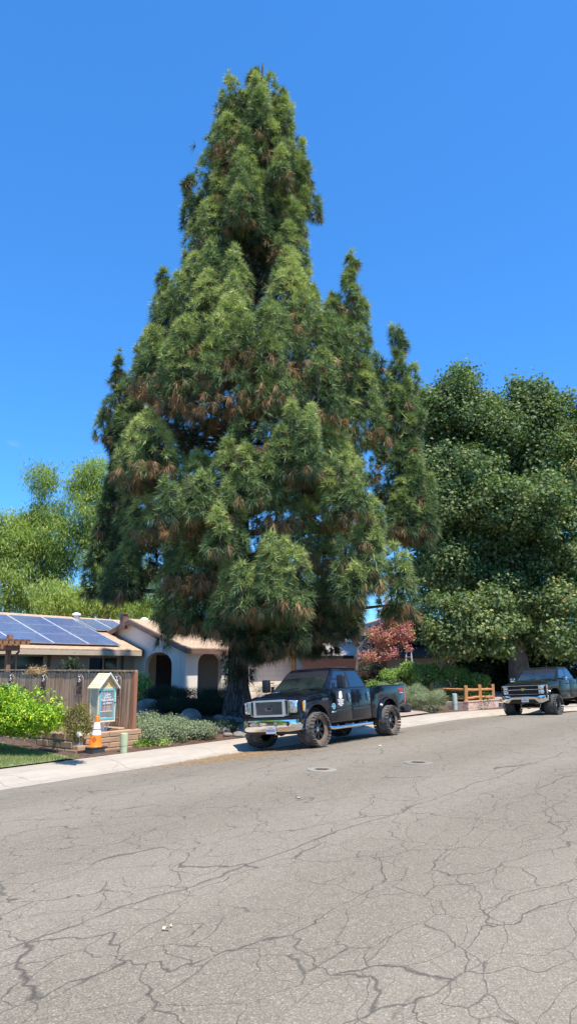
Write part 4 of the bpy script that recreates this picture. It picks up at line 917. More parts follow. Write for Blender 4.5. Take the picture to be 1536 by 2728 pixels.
# ---------------------------------------------------------------- little book box
def bookbox():
    base=W(-3.53,4.15,0)
    # solve so that the box centre lands at px~262
    o=empty('book_box',base,0,'cream book exchange box with turquoise glass door on a white post','book box',rot=(0,0,TH))
    wx,wy=.56,.31; z0,z1=.86,1.67; th=.02; x0,x1=-wx/2,wx/2; y0,y1=-wy/2,wy/2
    m=MB(); m.box((x0+.012,y0+.03,z0),(x0+.03,y1,z1)); m.box((x1-.03,y0+.03,z0),(x1-.012,y1,z1)); m.box((x0+.012,y1-.02,z0),(x1-.012,y1,z1)); m.box((x0,y0+.03,z0),(x1,y1,z0+.02)); m.prism([(x0+.012,z1),(x1-.012,z1),(0,z1+.29)],y1-.02,y1,'xz'); m.build('cabinet',M_khaki,o)
    m=MB()
    # corner trims + face frame
    for x in (x0,x1-.03): 
        m.box((x,y0,z0),(x+.03,y0+.03,z1))
    for x in (x0,x1-.012): m.box((x,y0+.03,z0),(x+.012,y0+.05,z1)); m.box((x,y1-.03,z0),(x+.012,y1+.004,z1)); m.box((x,y0+.05,z0),(x+.012,y1-.03,z0+.025))
    m.box((x0-.003,y0-.004,z0-.025),(x1+.003,y1+.004,z0)); m.box((x0+.03,y0,z0),(x1-.03,y0+.03,z0+.03)); m.box((x0+.03,y0,z1-.03),(x1-.03,y0+.03,z1)); m.build('face_frame',M_cream,o,bevel=.003)
    # door
    d=MB(); f=.045; dx0,dx1,dz0,dz1=x0+.034,x1-.034,z0+.034,z1-.034; y=y0-.008
    d.box((dx0,y,dz0),(dx0+f,y+.022,dz1)); d.box((dx1-f,y,dz0),(dx1,y+.022,dz1)); d.box((dx0+f,y,dz0),(dx1-f,y+.022,dz0+f)); d.box((dx0+f,y,dz1-f),(dx1-f,y+.022,dz1)); dr=d.build('door',M_teal,o,bevel=.003)
    g=MB(); g.box((dx0+f,y+.008,dz0+f),(dx1-f,y+.012,dz1-f)); g.build('glass_pane',M_pane,dr)
    h=MB(); h.lathe([(0,-.03),(.016,-.03),(.016,-.01),(.008,0)],10,'y',(dx1-.02,y,1.30)); h.build('knob',M_blackp,dr); 
    for z in (z0+.12,z1-.12): h=MB(); h.box((dx0-.022,y-.008,z),(dx0+.014,y,z+.04)); h.build('hinge',M_blackp,dr)
    for (s,z,sz) in (('Little',1.50,.085),('Library',1.435,.085),('Take a Book',1.365,.075),('or share',1.295,.080)): text('lettering',s,sz,basis((0,y-.001,z),(1,0,.04),(0,0,1)),M_inkw,dr,.0015,sx=1,bold=.0012)
    # gable front with lap siding, roof
    m=MB()
    for k in range(7):
        za=z1+k*.038; wz=(x1-.02)*(1-(za-z1)/.29)
        if wz>.02: m.prism([(-wz,za),(wz,za),(wz*.88,za+.033),(-wz*.88,za+.033)],y0+.005+.0*k,y0+.03,'xz')
    m.build('gable_siding',simple('yellow_siding_paint',(.74,.56,.27),.6),o,bevel=.004)
    # roof: two slopes with horizontal laths
    ov=.07; m=MB(); hx=x1+.05; rz=z1+.335; ez=z1-.03
    for s in (-1,1):
        for k in range(9):
            f0,f1=k/9,(k+1)/9; xa,za=s*hx*(1-f0),ez+(rz-ez)*f0; xb,zb=s*hx*(1-f1)-s*.004,ez+(rz-ez)*f1
            m.prism([(xa,za),(xb,zb),(xb,zb+.018),(xa,za+.032)],y0-ov+.012,y1+ov,'xz')
    m.build('roof',M_roofc,o)
    m=MB()
    for s in (-1,1): m.prism([(s*(hx+.006),ez-.01),(0,rz-.004),(0,rz+.036),(s*(hx+.006),ez+.032)],y0-ov-.012,y0-ov+.012,'xz')
    m.build('barge_trim',M_white,o)
    # post and braces
    m=MB(); m.box((-.05,-.05,.3),(.05,.05,z0-.026)); m.build('post',M_white,o,bevel=.004)
    for s in (-1,1): m=MB(); m.tube([(s*.05,-.02,.52),(s*.22,-.02,z0-.03)],.024,6); m.build('brace',M_white,o)
    m=MB(); m.box((x0+.03,y0+.04,z0+.225),(x1-.03,y1-.02,z0+.24)); m.box((x0+.03,y0+.04,z0+.50),(x1-.03,y1-.02,z0+.515)); m.build('shelf',M_cream,o)
    # books : each its own thing
    cols=[('white',(.7,.7,.68)),('dark grey',(.08,.08,.09)),('pale blue',(.35,.45,.6)),('navy',(.03,.05,.15)),('maroon',(.25,.03,.05)),('orange',(.6,.25,.08)),('pink',(.6,.25,.3)),('tan',(.5,.35,.2)),('black',(.02,.02,.02)),('light grey',(.45,.45,.46))]
    BM=[simple('book_cover_'+c[0].replace(' ','_'),c[1],.6) for c in cols]
    def book(x,z,hh,ww,ci,lab,tilt=0,flat=False):
        r=empty('book',o.matrix_basis@Vector((0,0,0)) if 0 else (Matrix.Translation(base)@Matrix.Rotation(TH,4,'Z')@Vector((x,y0+.10,z))),0,lab,'book','books inside the book box',rot=(0,0,TH))
        m=MB(); M=Matrix.Rotation(tilt,4,'Y')
        m.box((-ww/2,0,0),(ww/2,.15,hh),M=M); m.build('cover',BM[ci],r,bevel=.002)
        m=MB(); m.box((-ww/2+.003,.012,.004),(ww/2-.003,.153,hh+.001),M=M); m.build('pages',M_inkw,r)
    rows_=[('top',z0+.516,[8,2,0,9,0,1,0,1,9],.22,0,0),('middle',z0+.241,[3,2,8,4,6,4,7,5,7],.22,.16,1)]
    on=['leftmost','second','third','fourth','fifth','sixth','seventh','eighth','ninth']
    for rn,z,ids,hh,ti,_ in rows_:
        for j,ci in enumerate(ids): book(-.17+j*.043,z,hh+random.uniform(-.02,.01),.034,ci,f'{cols[ci][0]} book, {on[j]} from the left on the {rn} shelf of the book box' if j else f'{cols[ci][0]} book, leftmost on the {rn} shelf of the book box',ti*(1-j*.07))
    for j,(ci,z,l) in enumerate(((5,z0+.024,'orange book lying flat at the bottom of the book box'),(0,z0+.056,'white book lying on top of the orange one in the book box'))):
        r=empty('book',Matrix.Translation(base)@Matrix.Rotation(TH,4,'Z')@Vector((0,y0+.09,z)),0,l,'book','books inside the book box',rot=(0,0,TH+.1*j)); m=MB(); m.box((-.13,0,0),(.1,.16,.028)); m.build('cover',BM[ci],r,bevel=.002); m=MB(); m.box((-.131,.005,.004),(.095,.161,.024)); m.build('pages',M_inkw,r)
def panemat():
    m,nt,b=newmat('clear_door_glass'); b.inputs['Base Color'].default_value=(.9,.95,.95,1); b.inputs['Roughness'].default_value=.02
    tr=nt.nodes.new('ShaderNodeBsdfTransparent'); ms=nt.nodes.new('ShaderNodeMixShader'); ms.inputs[0].default_value=.12; b.inputs['Metallic'].default_value=0
    L(nt,tr.outputs[0],ms.inputs[1]); L(nt,b.outputs[0],ms.inputs[2]); L(nt,ms.outputs[0],nt.nodes['Material Output'].inputs[0]); return m
M_pane=panemat(); M_roofc=simple('pale_yellow_roof_paint',(.74,.66,.42),.6,var=.08)
bookbox()
def cone():
    v=atz(253,2008,.15); bo=empty('paving_block',v,TH,'grey concrete block under the traffic cone','block')
    m=MB(); m.box((-.20,-.13,-.02),(.20,.13,.13)); m.build('block',simple('worn_block',(.36,.31,.24),.95,c2=(.15,.12,.10),vs=3,bs=.6),bo,bevel=.02)
    o=empty('traffic_cone',v+Vector((0,0,.131)),TH,'orange traffic cone with two white bands standing in front of the book box post','traffic cone')
    m=MB(); m.box((-.24,-.18,0),(.24,.18,.035)); m.build('base',M_rubber,o,bevel=.012)
    T=Matrix.Shear('XY',4,(.035,.0))
    prof=[(.165,.035),(.150,.06),(.128,.23),(.098,.41),(.072,.56),(.052,.68),(.045,.735),(.04,.74),(.0,.74)]
    m=MB(); m.lathe(prof,32); m.v=[tuple(T@Vector(q)) for q in m.v]; m.build('cone_body',M_orange,o,smooth=True,auto=50)
    def rad(z):
        for (a,b_),(c,d) in zip(prof,prof[1:]):
            if b_<=z<=d: return a+(c-a)*(z-b_)/(d-b_)
    for (za,zb) in ((.30,.41),(.445,.59)):
        m=MB(); m.lathe([(rad(za)+.001,za),(rad(za)+.004,za+.002),(rad(zb)+.004,zb-.002),(rad(zb)+.001,zb)],32); m.v=[tuple(T@Vector(q)) for q in m.v]; m.build('reflective_band',M_band,o,smooth=True)
    # worn diamond stencil on the left flank
    m=MB(); 
    for s in (.05,.028):
        c=[(s*1.2,0),(0,s),( -s*1.2,0),(0,-s),(s*1.2,0)]
        pts=[]
        for a,z in c:
            zz=.2+a; an=R(215)+z/.14; r=rad(zz)+.003; pts.append((r*math.cos(an),r*math.sin(an),zz))
        m.tube(pts,.005,5)
    m.v=[tuple(T@Vector(q)) for q in m.v]; m.build('stencil_mark',M_orange2,o)
    m=MB()
    for z in (.64,.67,.70): m.lathe([(rad(z)+.001,z),(rad(z)+.006,z+.006),(rad(z)+.001,z+.012)],24)
    m.v=[tuple(T@Vector(q)) for q in m.v]; m.build('neck_ridges',M_orange,o,smooth=True)
cone()
def pedestal(v,lab,h,r,mat):
    o=empty('utility_pedestal',v,0,lab,'utility post'); m=MB()
    m.lathe([(r*.98,-.1),(r*.98,h*.32),(r,h*.325),(r,h*.34)],28); m.build('lower_tube',mat,o,smooth=True,auto=30)
    m=MB(); m.lathe([(r*1.0,h*.345),(r*1.03,h*.35),(r*1.03,h*.93),(r*1.0,h*.97),(r*.7,h*.995),(0,h)],28); m.build('cap_tube',mat,o,smooth=True,auto=35)
pedestal(atz(329,2005,.15),'pale green plastic utility post beside the wooden fence post',.46,.092,M_green)
v=W(16.0,3.7,gz(16,3.7)); v=atz(1211,1890,.2); pedestal(v,'pale blue grey utility post in the grey green hedge by the rail fence',.72,.115,M_greyblue)
# garden in front of the porch ------------------------------------------------
gi=0
def gb(name,lab,px,py,z,rad,n,size,mat,**k):
    v=atz(px,py,z); v.z=gw(v.x,v.y)-.02; return bush(name,lab,k.pop('cat','bush'),v,rad,n,size,mat,**k)
GG='grey green shrubs beside the fence'
gb('germander_bush','grey green bush against the wooden fence post, sunlit',390,1985,.16,(.55,.55,.33),13000,.045,LM_grey,group=GG,sig=.06,rmin=.4,extra=[((-.1,.5,.42),(.5,.5,.36))])
gb('germander_bush','sunlit grey green bush, second from the wooden fence post',450,1976,.18,(.60,.55,.29),13000,.045,LM_grey,group=GG,sig=.06,rmin=.4,extra=[((0,.5,.36),(.55,.5,.3))])
gb('germander_bush','half shaded grey green bush at the edge of the tree shade',520,1966,.2,(.62,.55,.24),11000,.045,LM_grey,group=GG,sig=.06,rmin=.4,tintb=.45)
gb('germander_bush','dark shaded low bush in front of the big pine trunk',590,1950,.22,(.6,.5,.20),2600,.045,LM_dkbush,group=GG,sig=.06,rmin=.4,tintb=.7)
gb('ground_plant','bright green low plant at the foot of the wooden fence post',378,1990,.16,(.28,.22,.09),900,.05,LM_hedge,tintb=.3,cat='plant')
gb('ground_plant','bright green low plants along the sidewalk under grey green bushes',420,1987,.16,(.35,.2,.06),900,.045,LM_mid,tintb=.8,cat='plant')
gb('ground_plant','small lime green plant in deep shade before the porch',460,1900,.35,(.35,.3,.2),800,.06,LM_mid,tintb=.9,cat='plant')
RG='dark rosemary bushes before the porch'
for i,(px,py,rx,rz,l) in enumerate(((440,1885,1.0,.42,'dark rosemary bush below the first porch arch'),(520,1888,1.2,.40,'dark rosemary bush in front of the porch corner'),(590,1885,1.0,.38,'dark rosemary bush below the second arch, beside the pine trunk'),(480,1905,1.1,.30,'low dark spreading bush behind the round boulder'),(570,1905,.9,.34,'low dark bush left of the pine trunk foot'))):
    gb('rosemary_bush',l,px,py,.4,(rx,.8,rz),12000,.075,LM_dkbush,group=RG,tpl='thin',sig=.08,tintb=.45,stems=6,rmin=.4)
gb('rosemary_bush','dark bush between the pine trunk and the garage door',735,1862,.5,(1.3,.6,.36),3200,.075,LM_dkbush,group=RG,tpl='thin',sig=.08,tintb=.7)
gb('flowering_shrub','thin dark stemmed shrub at the garage side of the trunk',612,1862,.5,(.4,.4,.75),600,.09,LM_dkbush,sig=.1,rmin=.1,tintb=.5)
gb('leafy_plant','tall pale leaved plant behind the fence corner post',372,1880,.4,(.35,.35,.75),900,.12,LM_mid,sig=.12,rmin=.1,tintb=.75,cat='plant')
def rock(name,lab,v,s,seed,group=None,mat=None,cat='boulder'):
    rr=random.Random(seed); bm=bmesh.new(); bmesh.ops.create_icosphere(bm,subdivisions=3,radius=1); ph=[rr.uniform(0,6) for _ in range(6)]
    for q in bm.verts:
        c=q.co; k=1+.13*math.sin(c.x*2.6+ph[0])+.1*math.sin(c.y*3.1+ph[1])+.09*math.sin(c.z*3.4+ph[2])+.04*math.sin(c.x*8+ph[3])*math.sin(c.y*7+ph[4]); q.co=Vector((c.x*s[0],c.y*s[1],c.z*s[2]))*k
    me=bpy.data.meshes.new(name); bm.to_mesh(me); bm.free(); me.materials.append(mat or M_boulder); me.polygons.foreach_set('use_smooth',[True]*len(me.polygons)); o=bpy.data.objects.new(name,me); COL.objects.link(o); o.location=v; o.rotation_euler=(0,0,rr.uniform(0,6)); tag(o,lab,cat,group); return o
for i,(px,py,s,l) in enumerate(((508,1925,(.42,.35,.34),'rounded grey boulder behind the grey green bushes'),(396,1905,(.55,.4,.28),'flat topped grey boulder beside the wooden fence corner'),(565,1905,(.7,.4,.28),'wide low boulder in shade left of the pine trunk'),(372,1915,(.25,.2,.14),'small pale stone at the foot of the flat topped boulder'))):
    v=atz(px,py,.3); v.z=gw(v.x,v.y)+s[2]*.35; rock('boulder',l,v,s,i,'garden boulders under the pine')
rv=[]; rr=random.Random(5); pr=None
for i in range(70):
    px=rr.uniform(578,668); py=rr.uniform(1905,1948); v=atz(px,py,.33); v.z=gw(v.x,v.y)+.03; s=rr.uniform(.06,.13)
    if i<5: pr=rock('river_stone','grey river stone in the pebble patch at the foot of the pine',v,(s*1.3,s,s*.7),40+i,'river stones at the pine foot',cat='stone'); rv.append(pr)
    else:
        o=rv[i%5].copy(); COL.objects.link(o); o.location=v; o.rotation_euler=(0,0,rr.uniform(0,6)); k=rr.uniform(.7,1.4); o.scale=(k,k,k)
# needle litter and fallen leaves
pts=[]
for _ in range(5200):
    t=random.gauss(-1.7,1.2); p=random.gauss(1.25,.42) if random.random()<.75 else random.uniform(-.6,1.8)
    if p>2.0 or t>2.5: continue
    pts.append(tuple(W(t,p,gz(t,p)+.006)))
P=np.array(pts); n=len(P); a=rng.uniform(0,2*PI,n); d=np.stack([np.cos(a),np.sin(a),np.zeros(n)],1); sd_=np.stack([-np.sin(a),np.cos(a),np.zeros(n)],1)*.006
V=np.stack([P-sd_,P+sd_,P+d*.15+np.array([0,0,.008])],1).reshape(-1,3); tag(npmesh('needle_litter',V,3,LM_straw,tint=rng.uniform(0,.8,n)),kind='stuff')
pts=[]
for _ in range(9000):
    t=random.uniform(-3,9); p=random.uniform(3.3,9); pts.append(tuple(W(t,p,gz(t,p)+.05+hump(t,p))))
P=np.array(pts); n=len(P); a=rng.uniform(0,2*PI,n); d=np.stack([np.cos(a),np.sin(a),np.zeros(n)],1); sd_=np.stack([-np.sin(a),np.cos(a),np.zeros(n)],1)*.006
V=np.stack([P-sd_,P+sd_,P+d*.16+np.array([0,0,.01])],1).reshape(-1,3); tag(npmesh('garden_litter',V,3,LM_straw,tint=rng.uniform(0,.6,n)),kind='stuff')
for i,(px,py,l) in enumerate(((797,2130,'pale fallen leaf on the road below the left manhole'),(1008,1983,'tan fallen leaves on the road behind the front wheel'),(440,2483,'crumpled cream leaf lying on a road crack in the foreground'),(456,2474,'smaller cream leaf scrap beside the crumpled one'))):
    v=atz(px,py,.25); t,p=TP(v); v.z=gq(p)+.012; m=MB(); rr=random.Random(i)
    s=.022 if i<3 else .014
    if i==1: s=.06
    if i==0: s=.03
    for k in range(3):
        a=rr.uniform(0,6); c=Vector((rr.uniform(-s,s),rr.uniform(-s,s)*.5,0)); m.add([c+Vector((math.cos(a)*s,math.sin(a)*s,.008)),c+Vector((math.cos(a+1.5)*s*.5,math.sin(a+1.5)*s*.5,0)),c+Vector((-math.cos(a)*s,-math.sin(a)*s,.012)),c+Vector((math.cos(a-1.5)*s*.5,math.sin(a-1.5)*s*.5,.016))],[(0,1,2,3)])
    o=m.build('fallen_leaf',simple('leaf_tan_%d'%i,(.72,.58,.40),.8),loc=v); tag(o,l,'leaf')
# manholes
def manhole(px,py,lab,r,ring,lidm,broken=False):
    v=atz(px,py,.25); t,p=TP(v); v.z=gq(p); o=empty('manhole',v,0,lab,'manhole cover')
    m=MB(); m.lathe([(r*.5,.004),(r*.52,.012),(r*.97,.012),(r,.004)],48); m.build('concrete_collar',ring,o,smooth=True,auto=20)
    m=MB(); m.lathe([(0,.007),(r*.44,.009),(r*.5,.014),(r*.52,.013)],48)
    for k in range(8): m.box((r*.1,-.012,.008),(r*.42,.012,.017),M=Matrix.Rotation(k*PI/4,4,'Z'))
    m.build('iron_lid',lidm,o)
manhole(857,2050,'worn manhole with a pale cream collar, nearer the pickup front',.29,simple('cream_collar',(.32,.29,.22),.9,c2=(.22,.21,.17),vs=3),M_iron)
manhole(1113,2033,'rusty round manhole with a thin grey collar, right of the worn one',.30,simple('grey_collar',(.25,.23,.19),.9,c2=(.20,.19,.17),vs=3),M_iron)
# ---------------------------------------------------------------- right yard
HG='grey green rosemary hedge by the driveway'
for i,(t,p,rx,rz,l) in enumerate(((14.4,3.75,.75,.42,'grey green hedge bush at the driveway corner, right of the pickup'),(15.5,3.8,.7,.42,'grey green hedge bush next to the brick wall end'),(15.0,4.8,.9,.48,'grey green hedge bush in front of the blue grey utility post'),(15.3,6.0,.9,.50,'grey green hedge bush behind the pickup tailgate'),(16.0,5.0,.7,.5,'grey green hedge bush against the rail fence'))):
    bush('rosemary_bush',l,'bush',W(t,p,gz(t,p)-.02),(rx,.75,rz),15000,.065,LM_grey,group=HG,tpl='thin',sig=.07,rmin=.4,stems=6,tintb=.5+random.uniform(-.08,.1),extra=[((random.uniform(-.6,.6)*rx,random.uniform(-.4,.4),rz*random.uniform(1.2,1.8)),(rx*.35,.3,rz*.45)) for _ in range(5)])
bush('leafy_plant','tuft of blue green blades beside the pickup tail lamp','plant',W(15.4,6.9,gz(15.4,6.9)),(.45,.4,.55),900,.30,LM_mid,tpl='thin',sig=.1,rmin=.1,tintb=.4)
M_rose=simple('pale_pink_petals',(.80,.45,.42),.6)
RO='rose bushes behind the rail fence'
for i,(px,Y,rx,rz,tb_,l) in enumerate(((1062,38,.95,.72,.6,'leafy rose bush under the step ladder'),(1118,37.5,.9,.80,.8,'yellowish rose bush, second from the ladder'),(1172,37,.95,.78,.6,'rose bush with pink bloom above the rail fence corner post'),(1222,37.2,.95,.75,.5,'rose bush right above the blue grey utility post'),(1265,37.3,.75,.62,.45,'rightmost rose bush, over the two short rail bays'))):
    v=atY(px,1850,Y); v.z=gw(v.x,v.y)
    r=bush('rose_bush',l,'bush',v,(rx,.8,rz),14000,.095,LM_mid,group=RO,sig=.09,rmin=.3,tintb=tb_,stems=9,extra=[((random.uniform(-.8,.8)*rx,random.uniform(-.4,.4),rz*random.uniform(1.5,2.1)),(rx*.28,.25,rz*.38)) for _ in range(6)])
    m=MB(); rr=random.Random(i)
    for k in range(5):
        a=rr.uniform(3.3,6.1); c=(math.cos(a)*rx*.9,math.sin(a)*.75,rz*rr.uniform(1.0,1.8)); m.lathe([(.0,-.03),(.045,-.02),(.06,.01),(.045,.035),(.02,.03),(0,.02)],8,'z',c)
    m.build('blooms',M_rose,r,smooth=True)
bush('rose_bush','dark shaded shrub at the foot of the brick pillar','bush',atY(985,1830,42)*1,(1.0,.6,.7),2600,.12,LM_dkbush,tintb=.7)
def rail_fence():
    A=TP(atz(1241,1890,.17)); A=(A[0],A[1]+.25)
    posts=[]
    P0=W(16.55,2.75); C0=atY(1241,1870,34.6); E0=atY(1313,1870,36.4); Mx=(C0+E0)/2+Vector((.0,0,0)); Mx=atY(1278,1870,35.4); L1=atY(1150,1870,36.6); L2=atY(1062,1870,39)
    fz=.45
    f=empty('rail_fence',(C0.x,C0.y,0),0,'orange brown split rail fence round the rose bed','fence')
    O=Vector((C0.x,C0.y,0))
    for v,h in ((C0,1.28),(Mx,1.30),(E0,1.30),(L1,1.34),(L2,1.4)):
        q=Vector((v.x,v.y,0))-O; m=MB(); m.box((q.x-.075,q.y-.075,fz-.2),(q.x+.075,q.y+.075,h)); m.build('post',M_rail,f,bevel=.018)
    rr=random.Random(2)
    for a,b_ in ((C0,Mx),(Mx,E0),(C0,L1),(L1,L2)):
        for z in (.70,1.08):
            qa=Vector((a.x,a.y,z))-O; qb=Vector((b_.x,b_.y,z+rr.uniform(-.03,.03)))-O; m=MB(); pts=[qa.lerp(qb,k/5)+Vector((0,0,rr.uniform(-.015,.015))) for k in range(6)]; m.tube(pts,[.045,.06,.055,.06,.055,.045],6); m.build('rail',M_rail,f)
    # brick wall below
    A=atz(1247,1893,.16); B=atz(1327,1885,.17); d=B-A; ang=math.atan2(d.y,d.x); Ln=d.length
    o=empty('brick_wall',(A.x,A.y,0),ang,'low mixed red and whitewashed brick wall under the rail fence','wall')
    m=MB(); m.box((0,0,0),(Ln,.24,.52)); m.box((.0,.24,0),(.24,1.2,.52)); m.build('brickwork',M_used,o)
    m=MB(); x=-.01
    while x<Ln: m.box((x,-.02,.522),(x+.2,.25,.58)); x+=.21
    m.build('coping',M_redbrick2,o,bevel=.008)
M_redbrick2=simple('coping_brick',(.55,.26,.17),.9,c2=(.66,.50,.42),vs=4)
rail_fence()
bush('dry_shrub','low dark twiggy planting seen between the fence rails','plant',W(17.8,2.9,.3),(1.1,.5,.28),900,.06,LM_dkbush,sig=.08,tintb=.8)
def ladder():
    c=atY(1090,1800,41); c.z=.55; o=empty('step_ladder',c,R(-18),'tall aluminium step ladder standing under the pink flowered tree','ladder'); Ht=2.42
    m=MB()
    for s in (-1,1): m.tube([(s*.30,-.55,0),(s*.13,-.04,Ht)],.028,6)
    m.build('front_legs',M_alu,o); m=MB()
    for s in (-1,1): m.tube([(s*.32,.65,0),(s*.13,.04,Ht)],.022,6)
    m.build('rear_legs',M_alu,o)
    for k in range(7):
        f=(k+1)/8; w_=.30-.17*f; y=-.55+.51*f; m=MB(); m.box((-w_,y-.05,Ht*f-.015),(w_,y+.05,Ht*f+.015)); m.build('step',M_alu,o)
    m=MB(); m.box((-.17,-.14,Ht),(.17,.14,Ht+.035)); m.build('top_cap',M_alu,o,bevel=.008)
    m=MB()
    for f in (.35,.7):
        w_=.32-.19*f; m.tube([(-w_,.65-.61*f,Ht*f),(w_,.65-.61*f,Ht*f)],.015,5)
    m.build('rear_brace',M_alu,o)
ladder()
M_satin=simple('satin_chrome',(.80,.80,.80),.33,metal=.75,var=.05)
# ---------------------------------------------------------------- pickups (local: x forward, y left, origin on ground under front axle)
def arc(cx,cz,r,a0,a1,n,sq=1.):
    o=[]
    for i in range(n+1):
        a=a0+(a1-a0)*i/n; c,s=math.cos(a),math.sin(a)
        k=(abs(c)**(2*sq)+abs(s)**(2*sq))**(-1/(2*sq)) if sq!=1 else 1
        o.append((cx+r*c*k,cz+r*s*k))
    return o
def wheel(parent,x,y,side,rt,tw,rr,mud,tread):
    w=empty('wheel',(x,y,rt)); w.parent=parent
    s=side
    m=MB(); m.k=0
    h=tw/2
    prof=[(rr,-h*.75),(rr+.02,-h*.92),(rt*.80,-h*1.03),(rt*.93,-h*.97),(rt*.965,-h*.82),(rt*.97,0),(rt*.965,h*.82),(rt*.93,h*.97),(rt*.80,h*1.03),(rr+.02,h*.92),(rr,h*.75)]
    m.lathe(prof,48,'y')
    fm=[]
    for f in m.f: # sidewalls muddy, crown = tread
        q=[math.hypot(m.v[i][0],m.v[i][2]) for i in f]; fm.append(0 if max(q)<rt*.94 else 1)
    m.m=fm
    nb=28
    for k in range(nb):
        a=2*PI*k/nb; 
        for (y0,y1,da,ht,wd) in ((-h*.98,-h*.45,0,.036,.030),(h*.45,h*.98,0,.036,.030),(-h*.40,h*.02,.5,.028,.026),(-h*.02,h*.40,.0,.028,.026)):
            M=Matrix.Rotation(a+da*2*PI/nb,4,'Y')@Matrix.Rotation(.22 if y0<0 else -.22,4,'X'); m.box((-wd,y0,rt*.955),(wd,y1,rt*.955+ht),k=1,M=M)
        # shoulder lugs running down the sidewall
        for sy in (-1,1):
            M=Matrix.Rotation(a+(.5*PI/nb if k%2 else 0),4,'Y'); m.box((-.018,sy*h*.93 if sy>0 else -h*1.055,rt*(.86 if k%2 else .90)),(.018,sy*h*1.055 if sy>0 else -h*.93,rt*.975),k=0,M=M)
    m.build('tyre',[mud,tread],w,smooth=True,auto=35)
    m=MB(); m.lathe([(rr+.004,-h*.8),(rr+.018,-h*.86),(rr*.96,-h*.8),(rr*.93,0),(rr*.96,h*.8),(rr+.018,h*.86),(rr+.004,h*.8)],40,'y'); 
    m.lathe([(0,s*h*.1),(rr*.93,s*h*.1)],40,'y')
    m.build('rim',M_rim,w,smooth=True,auto=40)
    m=MB()
    for k in range(8):
        a=2*PI*k/8; M=Matrix.Rotation(a,4,'Y')
        ys=s*h*.62; m.prism([(-.028,.05),(.028,.05),(.045,rr*.95),(-.045,rr*.95)],ys-.02,ys+.015,'xz',M=M)
        m.prism([(-.012,.06),(-.002,.06),(-.01,rr*.9),(-.024,rr*.9)],ys+s*.018-.004,ys+s*.018+.004,'xz',M=M,k=1)
    m.build('spokes',[M_rim,M_chromed],w,bevel=.006)
    m=MB(); m.lathe([(0,s*h*.72),(.05,s*h*.72),(.07,s*h*.66),(.075,s*h*.3)],20,'y'); m.build('hub_cap',M_chrome,w,smooth=True)
    m=MB()
    for k in range(8): 
        a=2*PI*(k+.5)/8; m.lathe([(0,s*h*.64),(.011,s*h*.64),(.011,s*h*.5)],8,'y',(math.cos(a)*.095,0,math.sin(a)*.095))
    m.build('lug_nuts',M_chrome,w)
    return w
